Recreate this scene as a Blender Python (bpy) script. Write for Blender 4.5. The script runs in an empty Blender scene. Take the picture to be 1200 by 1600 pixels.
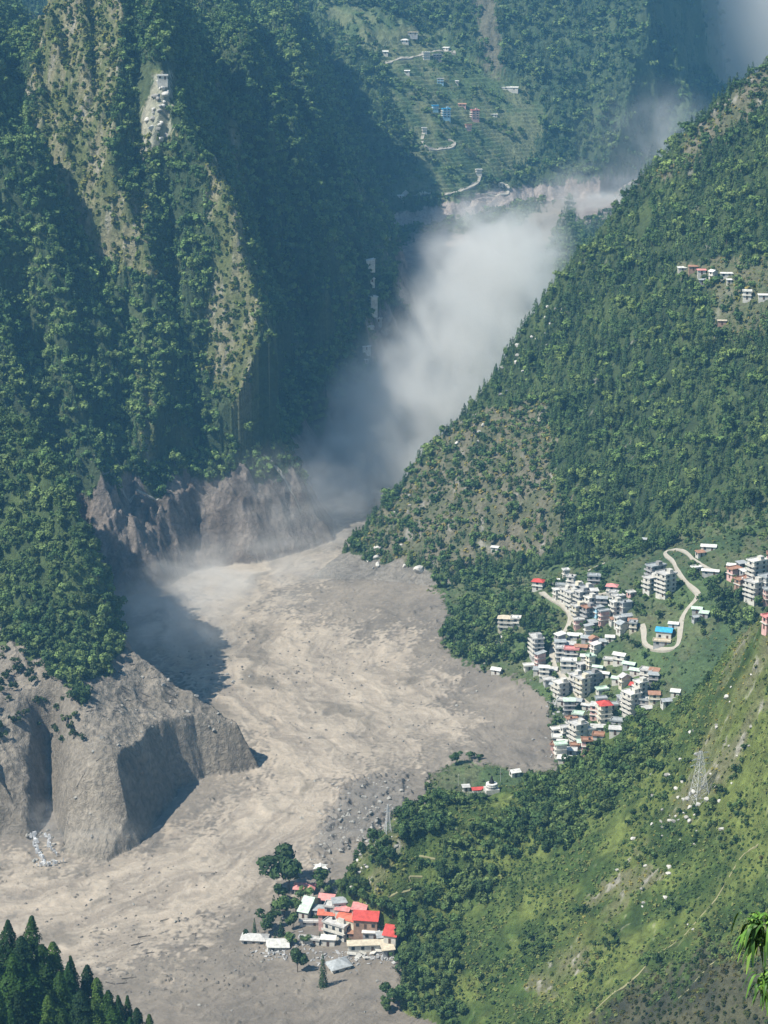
import bpy, math, random
import numpy as np
from mathutils import Vector, Matrix, Euler

# ---------------------------------------------------------------- camera, sky, sun, exposure
SC = bpy.context.scene
COL = SC.collection
F = 3208.0; TH = math.radians(15.7); HC = 400.0
CT, ST = math.cos(TH), math.sin(TH)
cam = bpy.data.objects.new("camera", bpy.data.cameras.new("camera"))
COL.objects.link(cam); SC.camera = cam
cam.location = (0, 0, HC)
cam.rotation_euler = (math.radians(90) - TH, 0, 0)
cam.data.sensor_fit = 'VERTICAL'; cam.data.sensor_height = 24.0
cam.data.lens = 24.0 * F / 1600.0
cam.data.clip_start = 0.5; cam.data.clip_end = 20000
SUN_EL, SUN_AZ = math.radians(52), math.radians(-114)     # azimuth from +Y clockwise: from the left, a little beyond
W = bpy.data.worlds.new("World"); SC.world = W; W.use_nodes = True
wn = W.node_tree
sky = wn.nodes.new("ShaderNodeTexSky"); sky.sky_type = 'NISHITA'; sky.sun_disc = False
sky.sun_elevation = SUN_EL; sky.sun_rotation = SUN_AZ; sky.altitude = 1500; sky.dust_density = 0.6; sky.air_density = 1.3
wn.links.new(sky.outputs[0], wn.nodes["Background"].inputs[0])
wn.nodes["Background"].inputs[1].default_value = 0.07
sl = bpy.data.lights.new("sun", 'SUN'); sl.energy = 5.0; sl.angle = math.radians(0.5); sl.color = (1.0, 0.94, 0.84)
so = bpy.data.objects.new("sun", sl); COL.objects.link(so)
sd = Vector((math.sin(SUN_AZ) * math.cos(SUN_EL), math.cos(SUN_AZ) * math.cos(SUN_EL), math.sin(SUN_EL)))
so.rotation_euler = sd.to_track_quat('Z', 'Y').to_euler(); so.location = (0, 0, 900)
SC.view_settings.view_transform = 'Standard'; SC.view_settings.look = 'None'
SC.view_settings.exposure = 0.74; SC.view_settings.gamma = 1.0
SC.render.engine = 'CYCLES'
SC.cycles.use_denoising = True
SC.cycles.max_bounces = 5; SC.cycles.diffuse_bounces = 2; SC.cycles.glossy_bounces = 1
SC.cycles.transmission_bounces = 2; SC.cycles.volume_bounces = 4; SC.cycles.transparent_max_bounces = 6
rng = np.random.default_rng(7); random.seed(7)

# ---------------------------------------------------------------- noise
def _hash(ix, iy, s):
    h = (ix.astype(np.int64) * 374761393 + iy.astype(np.int64) * 668265263 + s * 1274126177) & 0xffffffff
    h = ((h ^ (h >> 13)) * 1274126177) & 0xffffffff
    return h ^ (h >> 16)
def noise(x, y, s=0):
    x0 = np.floor(x); y0 = np.floor(y); fx = x - x0; fy = y - y0
    ux = fx * fx * fx * (fx * (fx * 6 - 15) + 10); uy = fy * fy * fy * (fy * (fy * 6 - 15) + 10)
    def g(dx, dy):
        a = _hash(x0 + dx, y0 + dy, s) * (2 * math.pi / 4294967296.0)
        return np.cos(a) * (fx - dx) + np.sin(a) * (fy - dy)
    return ((g(0, 0) * (1 - ux) + g(1, 0) * ux) * (1 - uy) + (g(0, 1) * (1 - ux) + g(1, 1) * ux) * uy) * 1.5
def fbm(x, y, wl, o=4, s=0, ridged=False, gain=0.5):
    r = 0.0; a = 1.0; t = 0.0
    for i in range(o):
        n = noise(x / wl + 17.3 * i, y / wl - 9.1 * i, s + i)
        r = r + a * ((1 - 2 * np.abs(n)) if ridged else n); t += a
        a *= gain; wl *= 0.5
    return r / t
def sstep(a, b, x):
    t = np.clip((x - a) / (b - a), 0, 1); return t * t * (3 - 2 * t)

# ---------------------------------------------------------------- pixels of the 1200x1600 photograph -> valley coordinates
def dep(py):
    v = (800 - py) / F
    return (ST - v * CT) / (CT + v * ST)                 # metres down per metre out
def PY(px, py, Y):                                       # point seen at pixel, at distance Y
    v = (800 - py) / F
    return (Y * (px - 600) / F / (CT + v * ST), Y, HC - Y * dep(py))
def PZ(px, py, z): return PY(px, py, (HC - z) / dep(py)) # point seen at pixel, at height z
def to_px(x, y, z):
    dz = z - HC; c = y * CT - dz * ST; v = (y * ST + dz * CT) / c
    return 600 + F * x / c, 800 - F * v

def rbf(pts, X, Y):
    P = np.array(pts, float); n = len(P)
    d = np.hypot(P[:, None, 0] - P[None, :, 0], P[:, None, 1] - P[None, :, 1])
    A = np.zeros((n + 3, n + 3)); A[:n, :n] = np.sqrt(d * d + 100)
    A[:n, :n] *= -1; A[:n, :n] += np.eye(n) * 0.5
    A[:n, n] = 1; A[:n, n + 1:] = P[:, :2] / 1000; A[n, :n] = 1; A[n + 1:, :n] = P[:, :2].T / 1000
    w = np.linalg.solve(A, np.concatenate([P[:, 2], [0, 0, 0]]))
    Z = w[n] + w[n + 1] * X / 1000 + w[n + 2] * Y / 1000
    for i in range(n):
        Z = Z - w[i] * np.sqrt((X - P[i, 0]) ** 2 + (Y - P[i, 1]) ** 2 + 100)
    return Z
def inpoly(X, Y, poly):
    P = np.array(poly, float); r = np.zeros(np.shape(X), bool); j = len(P) - 1
    for i in range(len(P)):
        xi, yi, xj, yj = P[i, 0], P[i, 1], P[j, 0], P[j, 1]
        if yi != yj:
            r ^= ((yi > Y) != (yj > Y)) & (X < (xj - xi) * (Y - yi) / (yj - yi) + xi)
        j = i
    return r
def segd(X, Y, a, b):
    dx, dy = b[0] - a[0], b[1] - a[1]; L = dx * dx + dy * dy + 1e-9
    t = np.clip(((X - a[0]) * dx + (Y - a[1]) * dy) / L, 0, 1)
    ex, ey = X - a[0] - t * dx, Y - a[1] - t * dy
    return np.hypot(ex, ey), t, ex * dy - ey * dx         # distance, parameter, side
def polyd(X, Y, poly):                                   # signed distance, positive inside
    d = np.full(np.shape(X), 1e9)
    for i in range(len(poly)):
        d = np.minimum(d, segd(X, Y, poly[i - 1], poly[i])[0])
    return np.where(inpoly(X, Y, poly), d, -d)
def ridge(crest, sL, sR, X, Y, rnd=6.0):                 # crest listed from far to near; its two flanks fall away sideways
    C = np.array(crest[::-1])
    xc = np.interp(Y, C[:, 1], C[:, 0]); zc = np.interp(Y, C[:, 1], C[:, 2])
    zc = zc - 1.6 * np.maximum(C[0, 1] - Y, 0) - 0.1 * np.maximum(Y - C[-1, 1], 0)
    d = X - xc; s = np.where(d > 0, sR, sL)
    return zc - s * (np.sqrt(d * d + rnd * rnd) - rnd)

# ---------------------------------------------------------------- the layers of the valley
def pz(L): return [PZ(*p) for p in L]
def py_(L): return [PY(*p) for p in L]
def past(L, X, Y):                                       # how far behind a crest (listed left to right)
    D = np.full(np.shape(X), 1e9); S = np.zeros(np.shape(X))
    for a, b in zip(L[:-1], L[1:]):
        d, t, side = segd(X, Y, a, b)
        k = d < D - 1e-6
        D = np.where(k, d, D); S = np.where(k, side, S)
    return np.where(S < 0, D, 0)
FLOOR = pz([(200, 1640, -2), (500, 1640, 0), (700, 1600, 2), (-250, 1640, -2), (500, 1480, 3), (600, 1420, 6), (-100, 1350, -4), (0, 1450, -6),
    (150, 1420, -4), (300, 1330, 0), (420, 1300, 3), (560, 1250, 8), (700, 1180, 10), (870, 1150, 12), (330, 1120, 6), (450, 1100, 8), (600, 1050, 12),
    (750, 1080, 14), (280, 1000, 10), (400, 980, 12), (550, 920, 20), (680, 900, 24), (310, 910, 12), (450, 880, 15), (520, 840, 18), (560, 760, 25),
    (620, 680, 33), (640, 620, 42), (700, 520, 62), (780, 430, 85), (860, 370, 105), (900, 300, 122), (980, 250, 135), (1040, 200, 170),
    (1150, 120, 210), (720, 960, 24), (870, 1110, 18), (900, 1000, 38), (900, 920, 52), (1000, 960, 56), (1050, 1050, 45), (1200, 950, 72),
    (1200, 880, 88), (1060, 860, 76), (1000, 1100, 28), (1350, 950, 90), (1350, 860, 110), (1250, 1150, 40), (900, 1350, 10), (1200, 1500, 20),
    (-150, 1100, 0), (0, 900, 10), (-400, 1350, -4), (-400, 900, 15), (300, 650, 40), (500, 400, 100), (700, 300, 125), (1300, 60, 240), (900, 1640, 2)])
C_CREST = pz([(478, 908, 15), (505, 887, 21), (542, 858, 27)]) + py_([(600, 790, 1282), (640, 740, 1300), (680, 690, 1310), (720, 655, 1320), (780, 580, 1340), (820, 510, 1355),
    (860, 450, 1370), (930, 370, 1385), (1000, 285, 1400), (1080, 200, 1410), (1130, 150, 1415), (1200, 105, 1425), (1400, -20, 1450), (1700, -200, 1480)])
C_PTS = C_CREST + pz([(560, 893, 22), (470, 930, 10), (540, 915, 17)]) + py_([(680, 905, 1180), (800, 900, 1160), (900, 870, 1140), (1050, 820, 1115), (1200, 780, 1100), (1400, 740, 1090),
    (750, 760, 1230), (850, 650, 1270), (950, 500, 1310), (1050, 600, 1215), (1200, 600, 1170), (1200, 450, 1240), (1200, 300, 1310), (1100, 400, 1290), (1400, 500, 1180), (1400, 250, 1290)])
B_CREST = py_([(545, 1352, 786), (560, 1335, 790), (600, 1290, 800), (650, 1262, 815), (720, 1240, 828), (780, 1228, 835), (870, 1204, 838), (930, 1155, 835), (1000, 1112, 828), (1080, 1085, 812),
    (1120, 1035, 790), (1160, 990, 770), (1200, 955, 750), (1330, 850, 715), (1600, 700, 640)])
B_PTS = B_CREST + py_([(535, 1378, 778), (575, 1420, 765), (640, 1500, 738), (625, 1580, 706), (640, 1640, 690), (750, 1600, 690), (900, 1600, 655), (1050, 1600, 622),
    (1200, 1600, 598), (700, 1400, 765), (800, 1400, 745), (900, 1400, 725), (1000, 1400, 700), (1200, 1400, 648), (1000, 1250, 752), (1200, 1250, 685),
    (1200, 1100, 720), (850, 1280, 790), (1400, 1600, 540), (1400, 1300, 600), (1200, 1750, 560), (900, 1750, 625), (640, 1750, 660)]) + pz([(490, 1372, -18), (520, 1450, -16), (545, 1560, -16), (560, 1700, -16)])
D1_CREST = py_([(-250, 450, 1240), (-100, 560, 1170), (0, 640, 1110), (60, 700, 1080), (110, 800, 1040), (150, 900, 1010), (175, 1000, 985), (235, 1040, 975), (300, 1085, 962), (365, 1128, 948), (402, 1172, 930)])
D1_PTS = D1_CREST + py_([(0, 900, 1035), (60, 960, 1000), (100, 1050, 950), (50, 1065, 955), (0, 1060, 960), (-150, 900, 1060), (-150, 700, 1130), (-150, 1040, 990)]) + pz([
    (110, 1110, 42), (200, 1100, 38), (150, 1200, 31), (210, 1215, 27), (200, 1150, 35), (300, 1130, 31), (250, 1175, 29), (300, 1152, 28), (390, 1160, 22), (130, 1280, 10), (190, 1270, 14), (160, 1325, 2), (60, 1180, 22), (60, 1270, 8), (0, 1250, 12), (-150, 1250, 12), (0, 1130, 36), (-200, 1130, 40)])
D1_FOOT = pz([(420, 1190, 4), (408, 1202, 4), (372, 1210, 3), (322, 1214, 3), (278, 1232, 3), (250, 1272, 2), (225, 1300, 2), (215, 1318, 0), (140, 1350, 0), (95, 1345, 0), (60, 1305, 0), (0, 1300, 0), (-300, 1330, 0), (-700, 1200, 0), (-700, 500, 60), (-300, 560, 60), (240, 985, 10), (285, 1035, 10), (330, 1085, 8), (380, 1135, 6)])
M_FOOT = pz([(-400, 1000, 0), (150, 990, 5), (240, 945, 10), (280, 905, 11), (330, 890, 12), (400, 885, 13), (460, 866, 15), (516, 848, 17), (512, 800, 21), (500, 755, 26), (520, 705, 31), (585, 668, 35), (640, 655, 36), (660, 600, 46),
    (690, 540, 56), (655, 470, 70), (640, 420, 80), (640, 330, 115), (620, 250, 140)]) + [(60, 2400, 0), (-200, 3200, 0), (-3000, 3200, 0), (-3000, 1100, 0)]
D0_TOP = pz([(-300, 1060, 60), (20, 1070, 52), (38, 1100, 46), (42, 1180, 34), (48, 1235, 26), (30, 1262, 20), (-300, 1262, 20)])
E_CREST = py_([(-200, 1480, 570), (0, 1545, 555), (60, 1570, 550), (120, 1600, 545), (180, 1640, 540), (240, 1690, 535), (330, 1780, 520)])
def shift(L, dx, dy, dz): return [(a + dx, b + dy, c + dz) for a, b, c in L]

def heights(X, Y):
    n1 = fbm(X, Y, 90, 4, 1); n2 = fbm(X, Y, 28, 4, 11); rg = fbm(X, Y, 60, 4, 21, True); fine = fbm(X, Y, 9, 4, 31)
    rgf = fbm(X, Y, 22, 3, 41, True)
    gul = fbm(X + n1 * 34 + n2 * 6, Y * 0.42 + n2 * 6, 34, 4, 51, True)          # gullies that run down towards the viewer
    gul2 = fbm(X + n1 * 20 - Y * 0.10, Y * 0.22 + n1 * 8, 75, 3, 61, True)
    L = []
    fl = rbf(FLOOR, X, Y)
    L.append(fl + n1 * 1.5 + n2 * 0.7 + fine * 0.35)
    c = rbf(C_PTS, X, Y) - 2.2 * past(C_CREST, X, Y); cc = np.clip((c - fl) / 25, 0, 1)
    L.append(c + cc * (n1 * 4 + n2 * 4 + rgf * 2.5 + fine * 1.5))
    b = rbf(B_PTS, X, Y) - 2.0 * past(B_CREST, X, Y); bc = np.clip((b - fl) / 20, 0, 1)
    L.append(b + bc * (n1 * 3 - 1.5 + n2 * 3.0 + (rgf - 0.4) * 2 + fine * 0.9) - (1 - bc) * 1.0)
    # near-left spur with the mud-plastered bench at its foot
    d = rbf(D1_PTS, X, Y) - 3.0 * past(D1_CREST, X, Y)
    foot = polyd(X, Y, D1_FOOT)
    hi = sstep(45, 70, d)
    d = d + hi * (n1 * 5 + n2 * 6 + gul * 9 + fine * 2) + (1 - hi) * (n2 * 1.3 + fine * 0.8)
    gl = segd(X, Y, PZ(72, 1085, 45)[:2], PZ(78, 1310, 0)[:2])[0]
    d = d - 24 * np.exp(-(gl / 6.5) ** 2)
    d = np.minimum(d, fl + 1.5 + np.maximum(foot + n2 * 2.0 + n1 * 1.5, -3) * 2.4)
    top = polyd(X, Y, D0_TOP)
    s0 = np.interp(Y, [860, 875, 885, 905, 915, 935, 945, 990], [12, 20, 21, 32, 34, 44, 47, 58]) + fine
    d0 = np.minimum(np.minimum(s0, fl + np.maximum(top + n2 * 1.5, -8) * 1.7), fl + np.maximum(foot, -3) * 1.7)
    d = np.maximum(d, d0)
    L.append(np.where(foot > -3, d, -500))
    # big left mountain: spurs
    def P(*a): return py_(a)
    m = -500 + 0 * X
    def row(L, dy=0.0):                                   # spurs of one face share one fall line
        return pz([]) + [PY(x, y, float(np.interp(y, [-60, 0, 120, 285, 380, 470, 560, 650, 730, 840, 900], [1490, 1452, 1396, 1350, 1331, 1312, 1292, 1268, 1252, 1246, 1244])) + dy) for x, y in L]
    SP = [(row([(-140, -20), (-120, 60), (-70, 250), (-20, 450), (30, 620), (90, 780)], -30), 0.6, 1.2, 6),
          (row([(186, -50), (188, 60), (180, 160), (176, 230), (192, 300), (240, 420), (252, 540), (246, 650), (252, 770), (262, 850)], 0), 0.75, 1.75, 4),
          (row([(40, 250), (70, 380), (110, 480), (150, 600), (170, 700), (180, 790)], -28), 0.9, 1.5, 5),
          (row([(290, 290), (315, 400), (325, 520), (330, 640), (318, 760)], -12), 1.1, 1.6, 4),
          (row([(235, -20), (244, 60), (262, 150), (300, 228), (350, 285), (374, 380), (400, 470), (412, 560), (408, 650), (445, 735), (490, 790), (525, 845)], 0), 0.8, 2.3, 4)]
    for cr, a_, b_, r_ in SP: m = np.maximum(m, ridge(cr, a_, b_, X, Y, r_))
    m = np.maximum(m, ridge(P((330, -30, 1900), (340, 0, 1800), (375, 60, 1680), (400, 140, 1640), (425, 235, 1605), (465, 370, 1570), (525, 480, 1535), (585, 590, 1500), (640, 655, 1480)), 0.85, 2.0, X, Y))
    m = np.maximum(m, ridge(P((440, -20, 2100), (460, 20, 1980), (490, 90, 1880), (520, 220, 1820), (545, 340, 1770), (575, 430, 1735), (620, 468, 1715), (662, 505, 1700), (672, 560, 1690), (675, 620, 1680)), 0.8, 2.4, X, Y))
    mf = polyd(X, Y, M_FOOT)
    mfn = mf + n2 * 6 + n1 * 14
    m = np.minimum(m, fl + 1.15 * np.maximum(mfn, -10) + 0.9 * np.maximum(mfn - 38, 0) + sstep(5, 25, mfn) * rgf * 9)
    mc = np.clip((m - fl) / 40, 0, 1)
    m = m + mc * (n1 * 10 + n2 * 6 + (gul - 0.42) * 20 + (gul2 - 0.42) * 16 + (rg - 0.4) * 10 + (rgf - 0.4) * 7 + fine * 5)
    cn = n2 * 6 + (rgf - 0.4) * 5 + (gul - 0.42) * 9 + fine * 3 + n1 * 3
    for cr, a_, b_, r_ in [SP[1], SP[4]]: m = np.maximum(m, ridge(cr, a_ + 0.35, b_ + 0.5, X, Y, 2) + cn - 1)
    m = np.maximum(m, ridge(P((250, 20, 1760), (330, 80, 1690), (400, 190, 1620), (440, 300, 1588), (475, 400, 1560), (530, 500, 1528), (592, 598, 1495)), 1.1, 2.6, X, Y, 3) + cn - 2)
    m = np.maximum(m, ridge(P((255, 118, 1392), (252, 135, 1388), (250, 170, 1380), (240, 210, 1372), (234, 255, 1362)), 2.1, 2.5, X, Y, 1.5) + fine * 2.5 + n2 * 1.5)
    m = np.where(mfn < 40, np.minimum(m, fl + 1.5 * np.maximum(mfn, -10) + sstep(5, 25, mfn) * rgf * 9), m)
    L.append(m)
    # far hill with terraced fields, far forested peak, the mountain beyond
    f = rbf(py_([(560, 380, 2120), (600, 330, 2130), (700, 340, 2160), (850, 350, 2230), (560, 200, 2230), (700, 200, 2270), (850, 200, 2330), (560, 50, 2380), (700, 50, 2430), (850, 50, 2440), (560, -200, 2600), (700, -200, 2640), (900, -250, 2640),
        (640, 400, 2110), (900, 340, 2250), (640, 440, 2000), (760, 440, 2100), (300, 100, 2400), (300, -200, 2600)]), X, Y)
    tr = f + n1 * 9 + n2 * 4
    terr = np.floor(tr / 4) * 4 + 4 * sstep(0.72, 1, (tr / 4) % 1)
    pxx, pyy = to_px(X, Y, f)
    tm = inpoly(pxx, pyy, [(590, 60), (680, 60), (860, 170), (830, 250), (760, 320), (640, 310), (600, 200)])
    f = f - 5.0 * np.maximum(0, X - 240 - (Y - 2250) * 0.30 - n1 * 25)
    f2 = np.where(tm, terr + fine, f + n1 * 12 + n2 * 6 + gul * 8 + fine * 2.5)
    pk = ridge(P((960, -450, 2900), (1000, -150, 2640), (1022, 0, 2540), (1048, 80, 2470), (1072, 150, 2430), (1086, 190, 2400), (1058, 230, 2370), (1000, 272, 2320), (920, 330, 2270)), 0.55, 3.4, X, Y) - 8
    pk = np.maximum(pk, ridge(P((760, -200, 2600), (850, 0, 2480), (880, 150, 2400), (890, 260, 2330), (870, 350, 2270)), 0.9, 0.9, X, Y))
    L.append(np.maximum(f2, pk + n1 * 9 + n2 * 5 + gul * 9 + fine * 2))
    bk = rbf(py_([(1050, 250, 2900), (1150, 140, 3050), (1250, 60, 3150), (1000, 0, 3500), (1120, 0, 3500), (1300, -50, 3550), (1000, -400, 4000), (1300, -400, 4000), (500, -300, 4000), (500, 0, 3600), (-400, -300, 4000)]), X, Y)
    L.append(bk + n1 * 18 + n2 * 6 + gul * 10)
    e = rbf(E_CREST + shift(E_CREST, -30, -60, -6) + shift(E_CREST, -60, -150, -20), X, Y) - 1.4 * past(E_CREST, X, Y)
    L.append(np.where(Y < 720, e + n2 * 1.5 + fine * 0.6, -500))
    Z = np.stack(L)
    k = np.argmax(Z, 0); z = np.take_along_axis(Z, k[None], 0)[0]
    return z, k, fl

us = np.concatenate([np.arange(-0.60, -0.325, 0.005), np.arange(-0.325, -0.2251, 0.0018), np.arange(-0.225, 0.2301, 0.0006), np.arange(0.232, 0.325, 0.0018), np.arange(0.327, 0.40, 0.004)])
vs = np.concatenate([np.arange(430, 700, 1.0), np.arange(700, 1500, 0.9), np.arange(1500, 2600, 1.7), np.arange(2600, 4300, 7)])
U, V = np.meshgrid(us, vs)
GX = U * V; GY = V
GZ, GK, GF = heights(GX, GY)
NR, NC = GX.shape
GPX, GPY = to_px(GX, GY, GZ)
def ground(x, y):
    u = x / y
    a = np.clip(np.searchsorted(us, u) - 1, 0, NC - 2); b = np.clip(np.searchsorted(vs, y) - 1, 0, NR - 2)
    fu = (u - us[a]) / (us[a + 1] - us[a]); fv = (y - vs[b]) / (vs[b + 1] - vs[b])
    return (GZ[b, a] * (1 - fu) + GZ[b, a + 1] * fu) * (1 - fv) + (GZ[b + 1, a] * (1 - fu) + GZ[b + 1, a + 1] * fu) * fv
def hit(px, py):                                          # where the line of sight through a pixel meets the ground
    v = (800 - py) / F; u = (px - 600) / F / (CT + v * ST)
    ys = vs; zz = ground(ys * u, ys); rz = HC - ys * dep(py)
    i = np.argmax(zz >= rz); i = max(i, 1)
    t = (rz[i - 1] - zz[i - 1]) / max((rz[i - 1] - zz[i - 1]) + (zz[i] - rz[i]), 1e-6)
    y = ys[i - 1] + t * (ys[i] - ys[i - 1])
    return float(y * u), float(y), float(ground(np.array(y * u), np.array(y)))

# ---------------------------------------------------------------- materials
def nodes(name, rough=0.9):
    m = bpy.data.materials.new(name); m.use_nodes = True
    nt = m.node_tree; b = nt.nodes["Principled BSDF"]; b.inputs["Roughness"].default_value = rough
    b.inputs["Specular IOR Level"].default_value = 0.25
    return m, nt, b
def N(nt, t, **kw):
    n = nt.nodes.new(t)
    for k, v in kw.items():
        if k[0] == 'i' and k[1:].isdigit(): n.inputs[int(k[1:])].default_value = v
        else: setattr(n, k, v)
    return n
def mixc(nt, mode, a, b, fac=1.0):
    n = nt.nodes.new("ShaderNodeMix"); n.data_type = 'RGBA'; n.blend_type = mode
    n.inputs[0].default_value = fac if not hasattr(fac, 'links') else 0
    if hasattr(fac, 'links'): nt.links.new(fac, n.inputs[0])
    for s, v in ((6, a), (7, b)):
        if hasattr(v, 'links'): nt.links.new(v, n.inputs[s])
        else: n.inputs[s].default_value = (*v, 1)
    return n.outputs[2]
def ramp(nt, src, a, b, lo, hi):
    r = nt.nodes.new("ShaderNodeMapRange"); nt.links.new(src, r.inputs[0])
    for i, v in enumerate((a, b, lo, hi)): r.inputs[i + 1].default_value = v
    return r.outputs[0]
def noisef(nt, scale, detail=4, rough=0.6, stretch=(1, 1, 1), dist=0.0):
    g = nt.nodes.new("ShaderNodeNewGeometry"); mp = nt.nodes.new("ShaderNodeMapping"); mp.inputs[3].default_value = stretch
    nt.links.new(g.outputs[0], mp.inputs[0])
    n = nt.nodes.new("ShaderNodeTexNoise"); n.inputs["Scale"].default_value = scale; n.inputs["Detail"].default_value = detail
    n.inputs["Roughness"].default_value = rough; n.inputs["Distortion"].default_value = dist
    nt.links.new(mp.outputs[0], n.inputs["Vector"])
    return n.outputs[0]
def ground_mat(name, scale, var, bump, bdist, stretch=(1, 1, 1), rough=0.95):
    m, nt, b = nodes(name, rough)
    a = N(nt, "ShaderNodeVertexColor", layer_name="alb")
    n1 = noisef(nt, scale, 5, 0.65, stretch, 0.6); n2 = noisef(nt, scale * 4.3, 3, 0.6)
    f = ramp(nt, n1, 0.25, 0.75, 1 - var, 1 + var)
    c = N(nt, "ShaderNodeVectorMath", operation='SCALE'); nt.links.new(a.outputs[0], c.inputs[0]); nt.links.new(f, c.inputs[3])
    nt.links.new(c.outputs[0], b.inputs[0])
    ad = N(nt, "ShaderNodeMath", operation='ADD'); nt.links.new(n1, ad.inputs[0])
    sc = N(nt, "ShaderNodeMath", operation='MULTIPLY', i1=0.4); nt.links.new(n2, sc.inputs[0]); nt.links.new(sc.outputs[0], ad.inputs[1])
    bp = N(nt, "ShaderNodeBump"); bp.inputs["Strength"].default_value = bump; bp.inputs["Distance"].default_value = bdist
    nt.links.new(ad.outputs[0], bp.inputs["Height"]); nt.links.new(bp.outputs[0], b.inputs["Normal"])
    return m
M = {}
M['veg'] = ground_mat("hillside_ground", 0.35, 0.45, 0.9, 2.2)
M['mud'] = ground_mat("mud", 0.16, 0.16, 0.8, 1.1, (0.5, 1.0, 1.0))
M['river'] = ground_mat("muddy_river", 0.22, 0.14, 0.8, 0.9, (0.45, 1.1, 1.0), 0.6)
def leafmat(name, rough=0.7):
    m, nt, b = nodes(name, rough)
    a = N(nt, "ShaderNodeVertexColor", layer_name="alb")
    oi = N(nt, "ShaderNodeObjectInfo")
    f = ramp(nt, oi.outputs["Random"], 0, 1, 0.75, 1.25)
    c = N(nt, "ShaderNodeVectorMath", operation='SCALE'); nt.links.new(a.outputs[0], c.inputs[0]); nt.links.new(f, c.inputs[3])
    nt.links.new(c.outputs[0], b.inputs[0])
    b.inputs["Specular IOR Level"].default_value = 0.15
    return m
M['leaf'] = leafmat("foliage")
def flat(name, col, rough=0.8, var=0.15, scale=1.5, bump=0.2):
    m, nt, b = nodes(name, rough)
    n = noisef(nt, scale, 4)
    f = ramp(nt, n, 0.25, 0.75, 1 - var, 1 + var)
    c = N(nt, "ShaderNodeVectorMath", operation='SCALE'); c.inputs[0].default_value = col[:3]; nt.links.new(f, c.inputs[3])
    nt.links.new(c.outputs[0], b.inputs[0])
    if bump:
        bp = N(nt, "ShaderNodeBump"); bp.inputs["Strength"].default_value = bump; bp.inputs["Distance"].default_value = 0.1
        nt.links.new(n, bp.inputs["Height"]); nt.links.new(bp.outputs[0], b.inputs["Normal"])
    return m
M['bark'] = flat("bark", (0.10, 0.075, 0.055), 0.9, 0.3, 4)
M['rock'] = flat("rock", (0.30, 0.29, 0.26), 0.9, 0.35, 0.5, 0.8)
M['palerock'] = flat("pale_rock", (0.55, 0.53, 0.48), 0.9, 0.25, 0.5, 0.8)
M['road'] = flat("pale_concrete_road", (0.38, 0.35, 0.29), 0.9, 0.12, 0.4)
M['trail'] = flat("dirt_trail", (0.24, 0.23, 0.12), 0.95, 0.2, 0.6)
M['foam'] = flat("white_water", (0.85, 0.86, 0.86), 0.5, 0.1, 1.0, 0.8)
M["deadwood"] = flat("dead_wood", (0.09, 0.08, 0.07), 0.9, 0.3, 3)

# ---------------------------------------------------------------- what covers the ground (albedo)
na = fbm(GX, GY, 60, 4, 101); nb = fbm(GX, GY, 14, 4, 111); nc = fbm(GX, GY, 4, 3, 121); nd = fbm(GX, GY, 30, 4, 131)
WX, WY = fbm(GX, GY, 25, 4, 71), fbm(GX, GY, 25, 4, 72)
DITH = noise(GX / 2.3, GY / 2.3, 77) * 1.2 + noise(GX / 6, GY / 6, 78) * 0.8
def soft(poly, wob=8, w=12):                              # 0..1, with a ragged, patchy border
    P = np.array(poly, float); x0, y0 = P.min(0) - 60; x1, y1 = P.max(0) + 60
    k = (GPX > x0) & (GPX < x1) & (GPY > y0) & (GPY < y1)
    r = np.zeros(GX.shape)
    r[k] = sstep(-0.5, 0.5, polyd(GPX[k] + WX[k] * wob, GPY[k] + WY[k] * wob, poly) / w + DITH[k] * 0.8 + nb[k] * 0.7)
    return r
def inpx(poly, wob=8, s=71): return soft(poly, wob, 10) > 0.5
gzx = np.gradient(GZ, axis=1) / np.maximum(np.gradient(GX, axis=1), 1e-3)
gzy = np.gradient(GZ, axis=0) / np.gradient(GY, axis=0) - 0 * gzx
STEEP = np.hypot(gzx, gzy)
def mixw(k, A, B): return np.where(k[..., None], A, B)
def C3(c): return np.array(c, float)[None, None, :] * np.ones((NR, NC, 1))
def mix(A, B, t): return A * (1 - t[..., None]) + B * t[..., None]
MUDP = [(-900, 1700), (700, 1700), (640, 1600), (632, 1500), (600, 1500), (380, 1480), (410, 1350), (520, 1330), (600, 1250), (720, 1190), (868, 1210), (866, 1130), (850, 1092), (815, 1062), (760, 1052), (715, 1030), (690, 1000), (702, 965),
        (690, 930), (664, 905), (640, 893), (560, 880), (542, 850), (680, 660), (840, 420), (900, 300), (1080, 160), (1180, 60), (1000, 60), (880, 290), (800, 360), (640, 360), (600, 560), (400, 700), (200, 900), (-900, 900)]
MUD = (GK == 0) & (inpx(MUDP, 10) | ((GX < -60) & (GY < 1400)) | (GX < GY * 0.006))
MUD |= (GK == 0) & (GY < 1300) & (GX < 20)
LIGHTP = [(560, 800), (540, 850), (480, 915), (420, 940), (520, 975), (640, 1000), (660, 1040), (700, 1090), (720, 1150), (640, 1190), (590, 1200), (540, 1230), (500, 1310), (480, 1330), (400, 1400), (330, 1470), (200, 1500), (-300, 1560), (-300, 1330),
          (100, 1350), (300, 1290), (420, 1200), (330, 1110), (240, 1030), (240, 990), (300, 900), (420, 800)]
RIV = MUD & (soft(LIGHTP, 60, 45) > 0.5)
RP = np.array([PZ(x, y, 8)[:2] for x, y in [(700, 540), (640, 640), (560, 790), (480, 890), (390, 945), (345, 1030), (400, 1110), (490, 1160), (530, 1215), (490, 1275), (410, 1345), (280, 1400), (120, 1440), (-150, 1460), (-500, 1460)]])
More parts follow.
